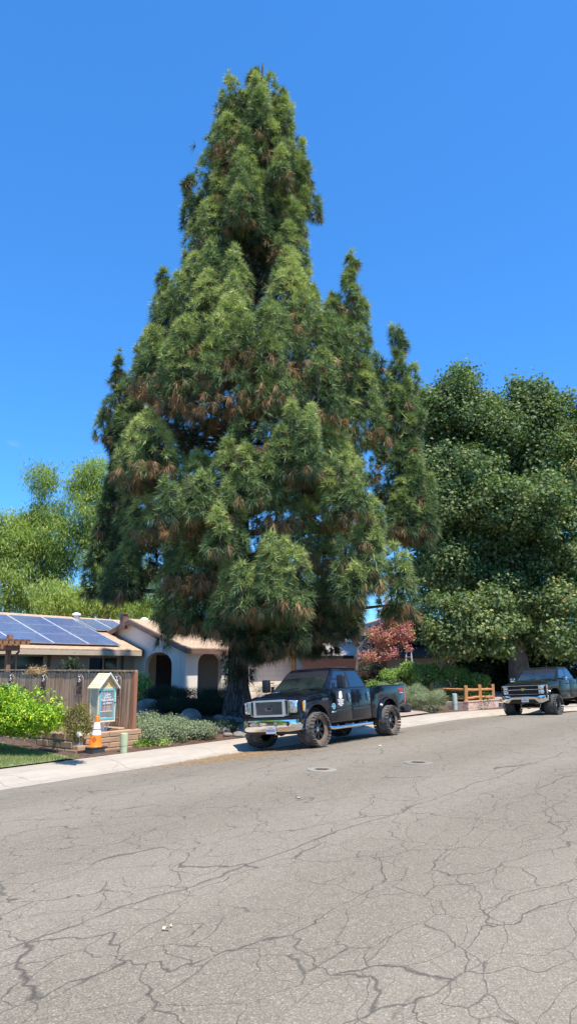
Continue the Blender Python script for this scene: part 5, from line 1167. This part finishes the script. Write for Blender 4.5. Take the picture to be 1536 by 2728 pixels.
def pickup(kind,loc,rz,roll,label):
    A=kind=='A'
    root=empty('pickup_truck',loc,0,label,'pickup truck','parked black pickup trucks',rot=(roll,0,rz))
    paint=M_paint if A else M_paint2
    rt=.445; tw=.33; zb=.0 if A else .04
    WB=3.97 if A else 3.68
    hw=.925 if A else .965
    ra=.575 if A else .57; az=.50 if A else .56
    sill=.56 if A else .66
    belt=1.43 if A else 1.45
    hf=1.22 if A else 1.28      # hood front height at fender
    fx=.70 if A else .80
    # ---- cab + front clip body
    sq=1. if A else 1.5
    def zr(z): return z
    cabR=-2.93 if A else -2.72
    prof=[(cabR,sill),(-ra-.02 if A else -.6,sill)]+arc(0,az,ra,PI*.985,PI*.015,16,sq)+[(.60,sill+.08),(fx-.02,sill+.10),(fx,sill+.2),(fx,hf-.10),(fx-.03,hf-.02),(fx-.12,hf+.015),(-.45,belt-.06),(-.60,belt),(cabR,belt)]
    m=MB(); m.prism(prof,-hw,hw,'xz'); body=m.build('body',paint,root,smooth=True,bevel=.045,seg=4,auto=50)
    # dark wheel-well liner and chassis
    m=MB(); m.box((cabR-2.3,-.62,.50 if A else .56),(.7,.62,.62 if A else .66)); m.box((-.5,-.8,.52),(.5,.8,1.0)); m.box((-WB-.5,-.8,.52),(-WB+.5,.8,1.0)); m.box((-WB-.07,-.75,.36),(-WB+.07,.75,.50)); m.box((-.07,-.75,.36),(.07,.75,.50)); m.lathe([(0,-.16),(.13,-.12),(.17,0),(.13,.12),(0,.16)],12,'y',(-WB,0,.44)); m.lathe([(0,-.14),(.12,-.1),(.15,0),(.12,.1),(0,.14)],12,'y',(0,-.2,.44)); m.build('chassis',M_under,root)
    # ---- hood
    nx,ny=16,20; vs=[];fs=[]
    x0,x1=-.52,fx-.015
    for i in range(nx+1):
        f=i/nx; x=x0+(x1-x0)*f
        for j in range(ny+1):
            g=-1+2*j/ny; y=g*(hw-.035)*(1-.02*f)
            zc=(belt+.03)*(1-f)+(hf+.085)*f+.045*math.sin(f*PI); drop=.055*abs(g)**4+ .018*math.exp(-((abs(g)-.55)/.1)**2)*0
            dome=.028*(1/(1+math.exp((abs(g)-.52)*22)))
            front=-.10*max(0,(f-.9)/.1)**2
            vs.append((x+ (-.07*abs(g)**3 if f>.6 else 0)*((f-.6)/.4 if f>.6 else 0),y,zc-drop+dome+front-.03))
    for i in range(nx):
        for j in range(ny): a=i*(ny+1)+j; fs.append((a,a+1,a+ny+2,a+ny+1))
    m=MB(); m.add(vs,fs)
    n0=len(m.v) # skirt
    ring=[i*(ny+1) for i in range(nx+1)]+[nx*(ny+1)+j for j in range(1,ny+1)]+[i*(ny+1)+ny for i in range(nx-1,-1,-1)]
    for a in ring: x,y,z=m.v[a]; m.v.append((x-.0,y,z-.16))
    for k in range(len(ring)-1): m.f.append((ring[k],ring[k+1],n0+k+1,n0+k)); m.m.append(0)
    m.build('hood',paint,root,smooth=True,auto=45)
    # ---- greenhouse
    rz0=1.985 if A else 1.97; fx0=-.52 if A else -.50; fx1=-1.20 if A else -1.18; rx0=cabR+.02; rx1=cabR+.36
    bw,rw=(.90,.735) if A else (.935,.755)
    def ring_(z,xf,xr,w,cr,n=5):
        pts=[]
        for (cx,cy,a0) in ((xf-cr,w-cr,0),(xr+cr,w-cr,PI/2),(xr+cr,-w+cr,PI),(xf-cr,-w+cr,3*PI/2)):
            for k in range(n+1):
                a=a0+PI/2*k/n; pts.append((cx+cr*math.cos(a),cy+cr*math.sin(a),z))
        return pts
    rings=[ring_(belt-.03,fx0,rx0,bw,.09),ring_(rz0-.02,fx1+.02,rx1,rw+.01,.12),ring_(rz0+.03,fx1-.05,rx1+.05,rw-.05,.12),ring_(rz0+.052,fx1-.25,rx1+.2,rw-.25,.12)]
    m=MB(); k=len(rings[0]); vs=sum(rings,[]); fs=[]
    for i in range(len(rings)-1):
        for j in range(k): fs.append((i*k+j,i*k+(j+1)%k,(i+1)*k+(j+1)%k,(i+1)*k+j))
    fs.append(tuple(len(vs)-k+j for j in range(k))); m.add(vs,fs); m.build('cab',paint,root,smooth=True,auto=38)
    zA,zB=belt-.03,rz0-.02
    def sy(z,off=0): f=(z-zA)/(zB-zA); return bw+(rw+.01-bw)*f+off
    def side_panel(name,poly,mat,s,off=.006,th=.012,par=root):
        m=MB(); n=len(poly); vs=[(x,s*sy(z,off),z) for x,z in poly]+[(x,s*sy(z,off-th),z) for x,z in poly]
        m.add(vs,[tuple(range(n)),tuple(range(n,2*n))]+[(i,(i+1)%n,n+(i+1)%n,n+i) for i in range(n)]); return m.build(name,mat,par,bevel=.0)
    zt=rz0-.085; zl=belt+.035
    for s in (1,-1):
        xs=-1.84 if A else -1.72
        side_panel('window_surround',[(-.80,zl-.02),(-1.26,zt+.02),(cabR+.46,zt+.02),(cabR+.12,zl-.02)],M_blackp,s,.003,.01)
        side_panel('side_window',[(-.86,zl),(-.98,zl+.14),(-1.16,zt-.06),(-1.27,zt),(xs+.10,zt),(xs+.04,zt-.05),(xs+.04,zl)],M_carglass,s,.008)
        side_panel('side_window',[(xs-.05,zl),(xs-.05,zt-.04),(xs-.09,zt),(cabR+.50,zt),(cabR+.44,zt-.05),(cabR+.22,zl)],M_carglass,s,.008)
    # windscreen & rear window
    def fx_(z): return fx0+(fx1+.02-fx0)*(z-zA)/(zB-zA)
    def rxx(z): return rx0+(rx1-rx0)*(z-zA)/(zB-zA)
    za,zc=belt+.03,rz0-.07
    m=MB(); wy=lambda z:sy(z)-.085
    P4=[(za,-1),(za,-.5),(za,0),(za,.5),(za,1),(zc,1),(zc,.5),(zc,0),(zc,-.5),(zc,-1)]
    vs=[(fx_(z)+.012+.02*(1-abs(g)),wy(z)*g,z) for z,g in P4]; vs2=[(x-.03,y,z) for x,y,z in vs]; n=len(vs)
    m.add(vs+vs2,[(0,1,8,9),(1,2,7,8),(2,3,6,7),(3,4,5,6)]+[(i,(i+1)%n,n+(i+1)%n,n+i) for i in range(n)]); wsd=m.build('windscreen',M_wind,root,smooth=True,auto=30)
    m=MB(); vs=[(fx_(z)+.007+.02*(1-abs(g)),(wy(z)+.02)*g,z+(.02 if z==zc else -.03)) for z,g in P4]; vs2=[(x-.03,y,z) for x,y,z in vs]; m.add(vs+vs2,[(0,1,8,9),(1,2,7,8),(2,3,6,7),(3,4,5,6)]+[(i,(i+1)%n,n+(i+1)%n,n+i) for i in range(n)]); m.build('windscreen_seal',M_blackp,root)
    m=MB(); m.add([(rxx(z)-.008,y*(sy(z)-.12),z) for z,y in ((za,-1),(za,1),(zc,1),(zc,-1))],[(0,1,2,3)]); m.build('rear_window',M_carglass,root)
    m=MB()
    for (yb,yt) in ((.15,.72),(-.55,.02)): m.tube([(fx_(za)+.06,yb,za+.0),(fx_(za+.05)+.05,yt,za+.055)],.008,6)
    m.build('wipers',M_blackp,root)
    # black dashboard strip inside lower glass
    m=MB(); m.box((fx_(za)-.42,-.72,za-.03),(fx_(za)-.1,.72,za+.0)); m.build('dashboard',M_blackp,root)
    # ---- doors, handles, mouldings
    for s in (1,-1):
        dl=sill+.04; dt=belt-.03
        fd=[(-.70,dl+.0),(-.70,dt),(-1.825,dt),(-1.825,dl)] ; rd=[(-1.84,dl),(-1.84,dt),(cabR+.03,dt),(cabR+.03,dl+.0)]
        for q in (fd,rd):
            m=MB(); m.prism(q,s*(hw-.01),s*(hw+.010),'xz'); d=m.build('door',paint,root,smooth=True,bevel=.012,seg=3,auto=45)
            xr=min(x for x,_ in q); h=MB()
            if A: h.tube([(xr+.17,s*(hw+.012),belt-.13),(xr+.16,s*(hw+.045),belt-.17),(xr+.13,s*(hw+.045),belt-.33),(xr+.12,s*(hw+.012),belt-.36)],.018,8)
            else: h.tube([(xr+.30,s*(hw+.012),belt-.16),(xr+.27,s*(hw+.045),belt-.16),(xr+.12,s*(hw+.045),belt-.16),(xr+.09,s*(hw+.012),belt-.16)],.018,8)
            h.build('door_handle',M_chrome if A else paint,d,smooth=True)
            mo=MB(); xa=max(x for x,_ in q); mo.box((xr+.03,s*(hw+.009),.845) if s>0 else (xr+.03,-(hw+.024),.845),(xa-.03,hw+.024,.90) if s>0 else (xa-.03,-(hw+.009),.90)); mo.build('door_moulding',paint if not A else M_chromed if 0 else M_paint,d,bevel=.008)
        # flares
        for cx in (0,-WB):
            o_=MB(); ou=arc(cx,az,ra+(.075 if A else .06),PI*1.0,0,18,sq); inn=arc(cx,az,ra-.005,PI*1.0,0,18,sq); n=len(ou)
            vs=[];fs=[]
            for (x,z),(xi,zi) in zip(ou,inn):
                for (X,Z,Y) in ((x,z,hw-.01),(x*.4+xi*.6,z*.4+zi*.6,hw+.065),(xi,zi,hw+.062),(xi,zi,hw-.08)): vs.append((X,s*Y,Z))
            for i in range(n-1):
                for j in range(3): a=i*4+j; fs.append((a,a+1,a+5,a+4))
            o_.add(vs,fs); o_.build('wheel_arch_flare',paint,root,smooth=True,auto=50)
    # ---- bed
    bx1=cabR-.035; bx0=-WB-1.22; bt=belt+.02
    m=MB()
    pr=[(bx0,sill+.12),(-WB-ra-.01,sill+.10)]+arc(-WB,az,ra,PI*.985,PI*.015,16,sq)+[(bx1,sill+.02),(bx1,bt),(bx0+.02,bt)]
    for s in (1,-1): m.prism(pr,s*hw,s*(hw-.10),'xz')
    m.build('bed_side',paint,root,smooth=True,bevel=.022,seg=3,auto=45)
    m=MB(); m.box((bx0+.06,-.87,.80),(bx1,.87,.86)); m.box((bx1-.05,-.87,.86),(bx1,.87,bt-.03)); m.build('bed_floor',M_under,root)
    m=MB(); m.box((bx0+.0,-.80,.74),(bx0+.055,.80,bt-.01)); tg=m.build('tailgate',paint,root,bevel=.015)
    m=MB()
    for s in (1,-1): m.box((bx0+.12,s*.86 if s<0 else .90,bt+.002),(bx1-.02,s*.90 if s<0 else .975,bt+.022)) if s>0 else m.box((bx0+.12,-.975,bt+.002),(bx1-.02,-.90,bt+.022))
    m.build('bed_rail_cap',M_blackp,root,bevel=.006)
    for s in (1,-1):
        m=MB(); m.box((bx0-.006,s*.81 if s>0 else -(hw+.004),.92),(bx0+.09,hw+.004 if s>0 else -.81,1.34)); m.build('tail_lamp',M_redl,root,bevel=.012)
    m=MB(); m.prism([(bx0-.22,.60),(bx0+.02,.60),(bx0+.05,.78),(bx0-.18,.80)],-.96,.96,'xz'); m.prism([(bx0-.20,.60),(bx0+.24,.66),(bx0+.24,.80),(bx0-.18,.80)],.90,.99,'xz'); m.build('rear_bumper',M_blackp if A else M_chrome,root,smooth=True,bevel=.03,seg=3)
    # ---- mirrors
    for s in (1,-1):
        mr=MB()
        if A:
            mr.box((-.86,s*1.0 if s>0 else -1.03,belt-.02),(-.74,1.03 if s>0 else -1.0,belt+.16))
            for z in (belt+.03,belt+.26): mr.tube([(-.80,s*.96,z),(-.82,s*1.16,z)],.014,6)
            M=mr.build('mirror_arm',M_blackp,root,bevel=.004)
            m=MB(); m.box((-.90,s*1.14 if s>0 else -1.37,belt+.0),(-.76,1.37 if s>0 else -1.14,belt+.36)); c=m.build('mirror',M_blackp,root,smooth=True,bevel=.04,seg=4,auto=50); 
            m=MB(); m.box((-.912,s*1.17 if s>0 else -1.34,belt+.03),(-.902,1.34 if s>0 else -1.17,belt+.33)); m.build('mirror_glass',M_chrome,c)
        else:
            mr.tube([(-.82,s*.93,belt+.06),(-.84,s*1.08,belt+.06)],.03,8); mr.build('mirror_arm',M_blackp,root)
            m=MB(); m.box((-.92,s*1.04 if s>0 else -1.27,belt-.01),(-.79,1.27 if s>0 else -1.04,belt+.15)); m.build('mirror',M_chrome,root,smooth=True,bevel=.035,seg=4,auto=50)
    # ---- wheels
    for x in (0,-WB):
        for s in (1,-1): wheel(root,x,s*(.85 if A else .90),s,rt,tw,.255,M_mud if A else M_tyre2,M_tyre if A else M_tyre2)
    def panel(mb,poly,x,th=.012): mb.prism([(y,z) for y,z in poly],x,x+th,'yz')
    def rrect(y0,y1,z0,z1,r,n=4):
        o=[]
        for cx,cz,a0 in ((y1-r,z1-r,0),(y0+r,z1-r,PI/2),(y0+r,z0+r,PI),(y1-r,z0+r,1.5*PI)):
            for k in range(n+1): a=a0+PI/2*k/n; o.append((cx+r*math.cos(a),cz+r*math.sin(a)))
        return o
    def swept(mb,ys,xf,z0f,z1f,bulge,k=None,depth=.10):
        vs=[];n=len(ys); prof=[(0,-.0),(.7,.12),(1,.45),(1,.75),(.8,1.)]
        for y in ys:
            z0=z0f(y);z1=z1f(y)
            for (b_,t_) in prof: vs.append((xf(y)+bulge*b_,y,z0+(z1-z0)*t_))
            vs.append((xf(y)-depth,y,z1)); vs.append((xf(y)-depth,y,z0))
        q=len(prof)+2; fs=[(i*q+j,i*q+(j+1)%q,(i+1)*q+(j+1)%q,(i+1)*q+j) for i in range(n-1) for j in range(q)]+[tuple(range(q)),tuple((n-1)*q+j for j in range(q))[::-1]]
        mb.add(vs,fs,k)
    if A:
        F_=fx+.005
        # grille
        m=MB(); o_=rrect(-.50,.50,.82,1.235,.03); i_=rrect(-.43,.43,.865,1.19,.012); n=len(o_)
        vs=[(F_+.065,y,z) for y,z in o_]+[(F_+.065,y,z) for y,z in i_]+[(F_-.02,y*1.015,z) for y,z in o_]+[(F_+.01,y,z) for y,z in i_]
        fs=[]
        for k in range(n): k2=(k+1)%n; fs+=[(k,k2,n+k2,n+k),(2*n+k,2*n+k2,k2,k),(n+k,n+k2,3*n+k2,3*n+k)]
        m.add(vs,fs); g=m.build('grille_frame',M_satin,root,smooth=True,auto=40)
        m=MB(); panel(m,rrect(-.44,.44,.86,1.195,.01),F_+.004,.008); m.build('grille_backing',M_blackp,root)
        m=MB()
        for k in range(13): z=.874+k*.0238; m.box((F_+.016,-.43,z),(F_+.042,.43,z+.0085))
        m.build('grille_bars',M_chromed,root,bevel=.003)
        m=MB(); M=Matrix.Translation((F_+.05,0,1.015)); el=[(.115*math.cos(a*PI/16),.048*math.sin(a*PI/16)) for a in range(32)]; m.prism([(y,z+1.015) for y,z in el],F_+.042,F_+.062,'yz'); e=m.build('emblem',M_chrome,root,bevel=.004)
        m=MB(); m.prism([(y*.90,z*.84+1.015) for y,z in el],F_+.060,F_+.065,'yz'); m.build('emblem_field',M_blueoval,e)
        text('emblem_script','Ford',.062,basis((F_+.066,0,1.017),(0,1,.0),(0,0,1)),M_chrome,e,.003,sx=1.25)
        # side vents, headlamps
        for s in (1,-1):
            m=MB(); m.prism([(y*s,z) for y,z in [(.512,.86),(.582,.88),(.582,1.18),(.512,1.22)]],F_-.02,F_+.02,'yz'); m.build('grille_vent',M_blackp,root,bevel=.01)
            m=MB(); m.prism([(y*s,z) for y,z in [(.502,.82),(.60,.85),(.612,1.215),(.502,1.235),(.502,1.22),(.594,1.19),(.584,.87),(.502,.85)]],F_-.02,F_+.045,'yz'); m.build('grille_wing',M_chrome,root,bevel=.006)
            m=MB(); vs=[];fs=[]
            ys=[.62,.72,.81,.88,.925]; xo=[.02,.015,-.01,-.07,-.24]
            for y,xx in zip(ys,xo):
                top=1.215-.03*(y-.62)/.3
                for z in (.90,.93,1.05,top-.02,top): vs.append((F_+xx+(.02 if .9<z<top-.01 else 0),s*(y+.012),z))
                vs.append((F_+xx-.12,s*(y-.03),top)); vs.append((F_+xx-.12,s*(y-.03),.895))
            q=7; fs=[(i*q+j,i*q+(j+1)%q,(i+1)*q+(j+1)%q,(i+1)*q+j) for i in range(4) for j in range(q)]+[tuple(range(q)),tuple(4*q+j for j in range(q))]
            m.add(vs,fs); hl=m.build('headlight',M_lamp,root,smooth=True,auto=40)
            m=MB(); m.box((F_-.20,s*.905 if s>0 else -.948,.93),(F_-.13,.948 if s>0 else -.905,1.16)); m.build('turn_lamp',M_amber,hl,bevel=.01)
            for zz in (.98,1.11): m=MB(); m.lathe([(0,.0),(.05,.005),(.06,.02),(.055,.03)],14,'x',(F_+.012,s*.73,zz)); m.build('bulb_reflector',M_chrome,hl,smooth=True)
        # bumper
        xf=lambda y:F_+.085-.02*abs(y)**2-.22*max(0,(abs(y)-.68)/.28)**2.2
        ys=[-.96+i*.048 for i in range(41)]
        m=MB(); swept(m,ys,xf,lambda y:.455+.05*max(0,(abs(y)-.6)/.4)**1.5,lambda y:.74,.045); bp=m.build('front_bumper',M_chrome,root,smooth=True,auto=45)
        m=MB(); swept(m,ys,lambda y:xf(y)-.01,lambda y:.742,lambda y:.80,.02); m.build('bumper_top_pad',M_paint,root,smooth=True,auto=45)
        m=MB(); ys2=[-.86+i*.086 for i in range(21)]; swept(m,ys2,lambda y:xf(y)-.05,lambda y:.385,lambda y:.478,.02); m.build('valance',M_blackp,root,smooth=True,auto=45)
        for (y0,y1) in ((-.30,.30),(.43,.66),(-.66,-.43)):
            m=MB(); xx=xf((y0+y1)/2)+.040-.004; m.prism(rrect(y0,y1,.585,.70,.02),xx-.012,xx+.008,'yz'); op=m.build('bumper_opening',M_blackp,root)
            if y0==-.30:
                for yy in (-.235,.235): m=MB(); m.prism(rrect(yy-.05,yy+.05,.60,.685,.03),xx,xx+.016,'yz'); m.build('driving_lamp',M_lamp,op,bevel=.005)
            else:
                m=MB(); yy=(y0+y1)/2; m.tube([(xx+.0,yy-.05,.63),(xx+.045,yy-.03,.635),(xx+.05,yy+.03,.645),(xx,yy+.05,.655)],.012,8); m.build('tow_hook',M_chrome,op,smooth=True)
        m=MB(); xx=xf(.09)+.055; m.prism(rrect(.0-.055,.255,.41,.575,.01),xx,xx+.006,'yz'); pl=m.build('licence_plate',M_plate,root)
        text('plate_number','8GB2350',.083,basis((xx+.0065,.10,.485),(0,1,0),(0,0,1)),M_ink,pl,.001,sx=.83,bold=.001); text('plate_state','California',.032,basis((xx+.0065,.10,.552),(0,1,0),(0,0,1)),M_inkr,pl,.001)
        # side steps
        for s in (1,-1):
            m=MB(); m.tube([(-.62,s*.88,.47),(-.70,s*.98,.44),(-.80,s*1.0,.435),(-2.75,s*1.0,.435),(-2.85,s*.98,.44),(-2.9,s*.9,.47)],.045,12); sb=m.build('side_step',M_chrome,root,smooth=True,auto=60)
            for x in (-.95,-1.75,-2.5): m=MB(); m.box((x-.04,s*.75 if s>0 else -.99,.46),(x+.04,.99 if s>0 else -.75,.50)); m.build('step_bracket',M_chromed,sb)
        # badges & decals on the left side (facing the street)
        Y=hw+.003
        def side(name,s_,size,x,z,mat,par=root,**k): return text(name,s_,size,basis((x,Y+k.pop('off',0),z),(-1,0,0),(0,0,1)),mat,par,.003,**k)
        m=MB(); m.prism(rrect(.60,.38,1.155,1.215,.008) if 0 else [(-.60,1.155),(-.36,1.155),(-.36,1.215),(-.60,1.215)],hw,hw+.006,'xz'); bd=m.build('model_badge',M_chromed,root,bevel=.004)
        side('badge_letters','F-350',.06,-.48,1.185,M_ink,bd,off=.006,bold=.001)
        m=MB(); m.lathe([(0,.016),(.045,.014),(.05,.0)],20,'y',(-.865,hw+.010,.985)); m.lathe([(.052,0),(.056,.02),(.078,.02),(.082,0)],24,'y',(-.865,hw+.010,.985)); m.box((-.80,hw+.010,.965),(-.765,hw+.022,1.0)); m.build('round_badge',M_chrome,root,smooth=True)
        side('badge_letters','POWER STROKE',.032,-.865,.835,M_inkw,off=.022,bold=.001)
        # magnetic door sign
        m=MB(); m.prism([(-1.03,1.37),(-1.53,1.37),(-1.53,.93),(-1.03,.93)],hw+.011,hw+.014,'xz'); sg=m.build('door_sign',M_magnet,root)
        m=MB(); m.prism([(-1.25-.075,1.355),(-1.25-.02,1.372),(-1.25+.02,1.362),(-1.25+.06,1.34),(-1.25+.075,1.26),(-1.25+.09,1.2),(-1.25+.05,1.165),(-1.25+.01,1.17),(-1.25-.01,1.165),(-1.25-.06,1.17),(-1.25-.092,1.21),(-1.25-.085,1.30)],hw+.0142,hw+.016,'xz'); m.box((-1.262,hw+.0142,1.15),(-1.238,hw+.016,1.17)); m.build('sign_tree_logo',M_inkw,sg)
        for s_,z,sz in (('TREE EXPERTS',1.122,.062),('TREE SERVICE',1.075,.046),('800-555-0199',1.026,.058),('Licensed',.985,.04)): side('sign_lettering',s_,sz,-1.25,z,M_inkw,sg,off=.0125,bold=.0014,sx=.82)
        xd=bx0+.26
        side('bed_decal','FX4',.15,xd+.06,1.29,M_inkr,off=.0,bold=.006); side('bed_decal_text','OFF ROAD',.045,xd+.0,1.215,M_plate)
    else:
        F_=fx+.005
        m=MB(); panel(m,rrect(-.62,.62,.92,1.27,.02),F_-.01,.02); m.build('grille_backing',M_blackp,root)
        for (z0,z1) in ((1.245,1.285),(1.085,1.13),(.895,.935)):
            m=MB(); ys=[-.66+i*.066 for i in range(21)]; swept(m,ys,lambda y:F_+.03-.04*abs(y)**2,lambda y:z0,lambda y:z1,.03,depth=.06); m.build('grille_bar',M_chrome,root,smooth=True,auto=45)
        m=MB()
        for z in (.965,1.0,1.035,1.16,1.195,1.225): m.box((F_+.012,-.6,z),(F_+.022,.6,z+.010))
        for k in range(15): y=-.58+k*.083; m.box((F_+.012,y,.94),(F_+.02,y+.008,1.24))
        m.build('grille_mesh',M_blackp,root)
        m=MB(); bt_=[(-.14,1.085),(-.10,1.135),(-.045,1.135),(-.045,1.165),(.045,1.165),(.045,1.135),(.14,1.135),(.10,1.085),(.045,1.085),(.045,1.055),(-.045,1.055),(-.045,1.085)]; m.prism(bt_,F_+.05,F_+.075,'yz'); m.build('emblem',M_gold,root,bevel=.005)
        for s in (1,-1):
            for (z0,z1) in ((1.105,1.27),(.925,1.09)):
                m=MB(); vs=[];ys=[.665,.76,.86,.94,.985]; xo=[.03,.02,-.01,-.06,-.15]
                for y,xx in zip(ys,xo):
                    for z in (z0,z0+.02,z1-.02,z1): vs.append((F_+xx+(.015 if z0<z<z1 else 0),s*(y+.01),z))
                    vs.append((F_+xx-.1,s*(y-.03),z1)); vs.append((F_+xx-.1,s*(y-.03),z0))
                q=6; m.add(vs,[(i*q+j,i*q+(j+1)%q,(i+1)*q+(j+1)%q,(i+1)*q+j) for i in range(4) for j in range(q)]+[tuple(range(q)),tuple(4*q+j for j in range(q))]); hl=m.build('headlight',M_lamp,root,smooth=True,auto=40)
                m=MB(); m.box((F_-.12,s*.95 if s>0 else -1.0,z0+.02),(F_-.07,1.0 if s>0 else -.95,z1-.02)); m.build('turn_lamp',M_amber,hl,bevel=.01)
        ys=[-1.0+i*.05 for i in range(41)]
        xf=lambda y:F_+.10-.03*abs(y)**2-.14*max(0,(abs(y)-.7)/.3)**2.2
        def zlow(y):
            a=abs(y); return .70 if a<.50 else (.70-(a-.50)/.12*.13 if a<.62 else .57+.08*max(0,(a-.8)/.2))
        m=MB(); swept(m,ys,xf,zlow,lambda y:.86,.045); m.build('front_bumper',M_chrome,root,smooth=True,auto=45)
        m=MB(); ys2=[-.56+i*.056 for i in range(21)]; swept(m,ys2,lambda y:xf(y)-.03,lambda y:.575,lambda y:.70,.02); m.build('bumper_insert',M_blackp,root,smooth=True)
        m=MB(); ys2=[-.8+i*.08 for i in range(21)]; swept(m,ys2,lambda y:xf(y)-.06,lambda y:.54,lambda y:.585,.02); m.build('valance',M_blackp,root,smooth=True)
        for s in (1,-1): m=MB(); xx=xf(.78)+.045-.02; m.prism([(y*s,z) for y,z in rrect(.70,.88,.735,.80,.012)],xx-.01,xx+.012,'yz'); f_=m.build('fog_lamp',M_blackp,root); m=MB(); m.prism([(y*s,z) for y,z in rrect(.73,.85,.745,.79,.01)],xx+.012,xx+.018,'yz'); m.build('fog_lens',M_lamp,f_)
        m=MB(); xx=xf(0)+.035; m.prism(rrect(-.06,.245,.60,.75,.01),xx,xx+.006,'yz'); pl=m.build('licence_plate',M_plate,root); text('plate_number','62691W1',.075,basis((xx+.0065,.093,.665),(0,1,0),(0,0,1)),M_ink,pl,.001,sx=.85,bold=.001); text('plate_state','California',.03,basis((xx+.0065,.093,.728),(0,1,0),(0,0,1)),M_inkr,pl,.001)
        # lifted suspension bits
        m=MB()
        m.tube([(.05,-.7,.34),(.12,-.35,.42),(.14,0,.50),(.12,.35,.42),(.05,.7,.34)],[.03,.045,.05,.045,.03],6); m.tube([(.2,-.45,.55),(.2,-.40,.36),(.2,.40,.36),(.2,.45,.55)],.03,6)
        for s in (1,-1): m.tube([(.0,s*.55,.40),(.0,s*.50,.85)],.045,8)
        m.build('suspension',M_chromed,root,smooth=True)
        m=MB(); m.tube([(-1.55,.15,2.0),(-1.6,.15,2.10)],.02,6); m.build('roof_fin',M_blackp,root)
    return root

# unseen, behind the photographer: trees and house added only for reflections
def opposite():
    for i,(t,p,r,h_) in enumerate(((-12,-24,3.5,7),(-3,-27,4,8.5),(7,-23,3.2,6),(18,-27,4,8),(28,-22,3.4,7))):
        b0=W(t,p,.2); c=b0+Vector((0,0,h_*.62)); tree('street_tree',['round tree across the street, first from the left','taller round tree across the street, second from the left','small round tree across the street, in the middle','broad round tree across the street, second from the right','round tree across the street, farthest right'][i],b0,(.25,0,0,h_*.5),[((c.x,c.y,c.z),(r,r,h_*.38))],LM_syc,5,22,.4,.6,'diamond',M_bark2,group='trees across the street')
    h=empty('house',W(-8,-30,0),TH,'long cream house across the street','house'); m=MB(); m.box((0,-8,0),(22,0,2.8)); m.build('wall',M_stucco2,h); m=MB(); m.prism([(-9,2.7),(-4,4.8),(1,2.7),(1,2.8),(-4,4.95),(-9,2.8)],-.6,22.6,'yz'); m.build('roof',M_roof,h)
opposite()
protoT=[o for o in bpy.data.objects if o.get('label','').startswith('broad round tree across')][0]
for i,(t,p,k) in enumerate(((-18,-21,1.),(-7.5,-21,.9),(2,-21,.95),(12,-21,.9),(23,-21,1.),(34,-22,1.1))):  # unseen tree copies added to darken the sky reflections in the truck sides
    r=protoT.copy(); COL.objects.link(r); r.location=W(t,p,.2); r.scale=(k,k,k*.9); r.rotation_euler=(0,0,i*1.1)
    r['label']=['dense tree in the front row across the street, first from the left','dense tree in the front row across the street, second from the left','dense tree in the front row across the street, third from the left','dense tree in the front row across the street, fourth from the left','dense tree in the front row across the street, fifth from the left','dense tree in the front row across the street, last on the right'][i]
    for ch in protoT.children: c=ch.copy(); COL.objects.link(c); c.parent=r
c1=W(.03,.98,0); zc=.10
pickup('A',(c1.x,c1.y,zc),TH+PI,R(3.9),'black lifted pickup with muddy tyres and white door sign, parked under the pine')
q=atz(1479,1905,.19); t2,p2=TP(q); hd=R(-6.0)
ang2=TH+PI+hd
ctr=Vector((q.x,q.y,0))-Vector((-math.sin(ang2),math.cos(ang2),0))*.93
pickup('B',(ctr.x,ctr.y,.11),ang2,R(3.0),'second dark pickup with chrome bumper, gold grille badge and tall tyres, at the right edge')
# faint wisp of cloud, a small real volume far away
def cloud():
    m=bpy.data.materials.new('cloud_vapour'); m.use_nodes=True; nt=m.node_tree; nt.nodes.remove(nt.nodes['Principled BSDF']); v=nt.nodes.new('ShaderNodeVolumePrincipled'); v.inputs['Color'].default_value=(1,1,1,1)
    vv=coords(nt,(.03,.03,.05)); n=noise(nt,vv,1,3); tc=nt.nodes.new('ShaderNodeTexCoord'); ln=nt.nodes.new('ShaderNodeVectorMath'); ln.operation='LENGTH'; mp=nt.nodes.new('ShaderNodeMapping'); mp.inputs['Scale'].default_value=(1/30,1/12,1/9); L(nt,tc.outputs['Object'],mp.inputs[0]); L(nt,mp.outputs[0],ln.inputs[0])
    f=math_(nt,'SUBTRACT',1.,ln.outputs['Value'],clamp=True); d=math_(nt,'MULTIPLY',math_(nt,'MULTIPLY',f,ramp(nt,n.outputs[0],[(.4,(0,0,0)),(.7,(1,1,1))]).outputs[0]),.02); L(nt,d,v.inputs['Density']); L(nt,v.outputs[0],nt.nodes['Material Output'].inputs['Volume'])
    c=atY(42,1182,1500); me=bpy.data.meshes.new('cloud'); bm=bmesh.new(); bmesh.ops.create_icosphere(bm,subdivisions=3,radius=1); bm.transform(Matrix.Diagonal((30,12,9,1))); bm.to_mesh(me); bm.free(); me.materials.append(m); o=bpy.data.objects.new('cloud',me); COL.objects.link(o); o.location=c; o.rotation_euler=(0,R(20),0); tag(o,kind='stuff')
cloud()
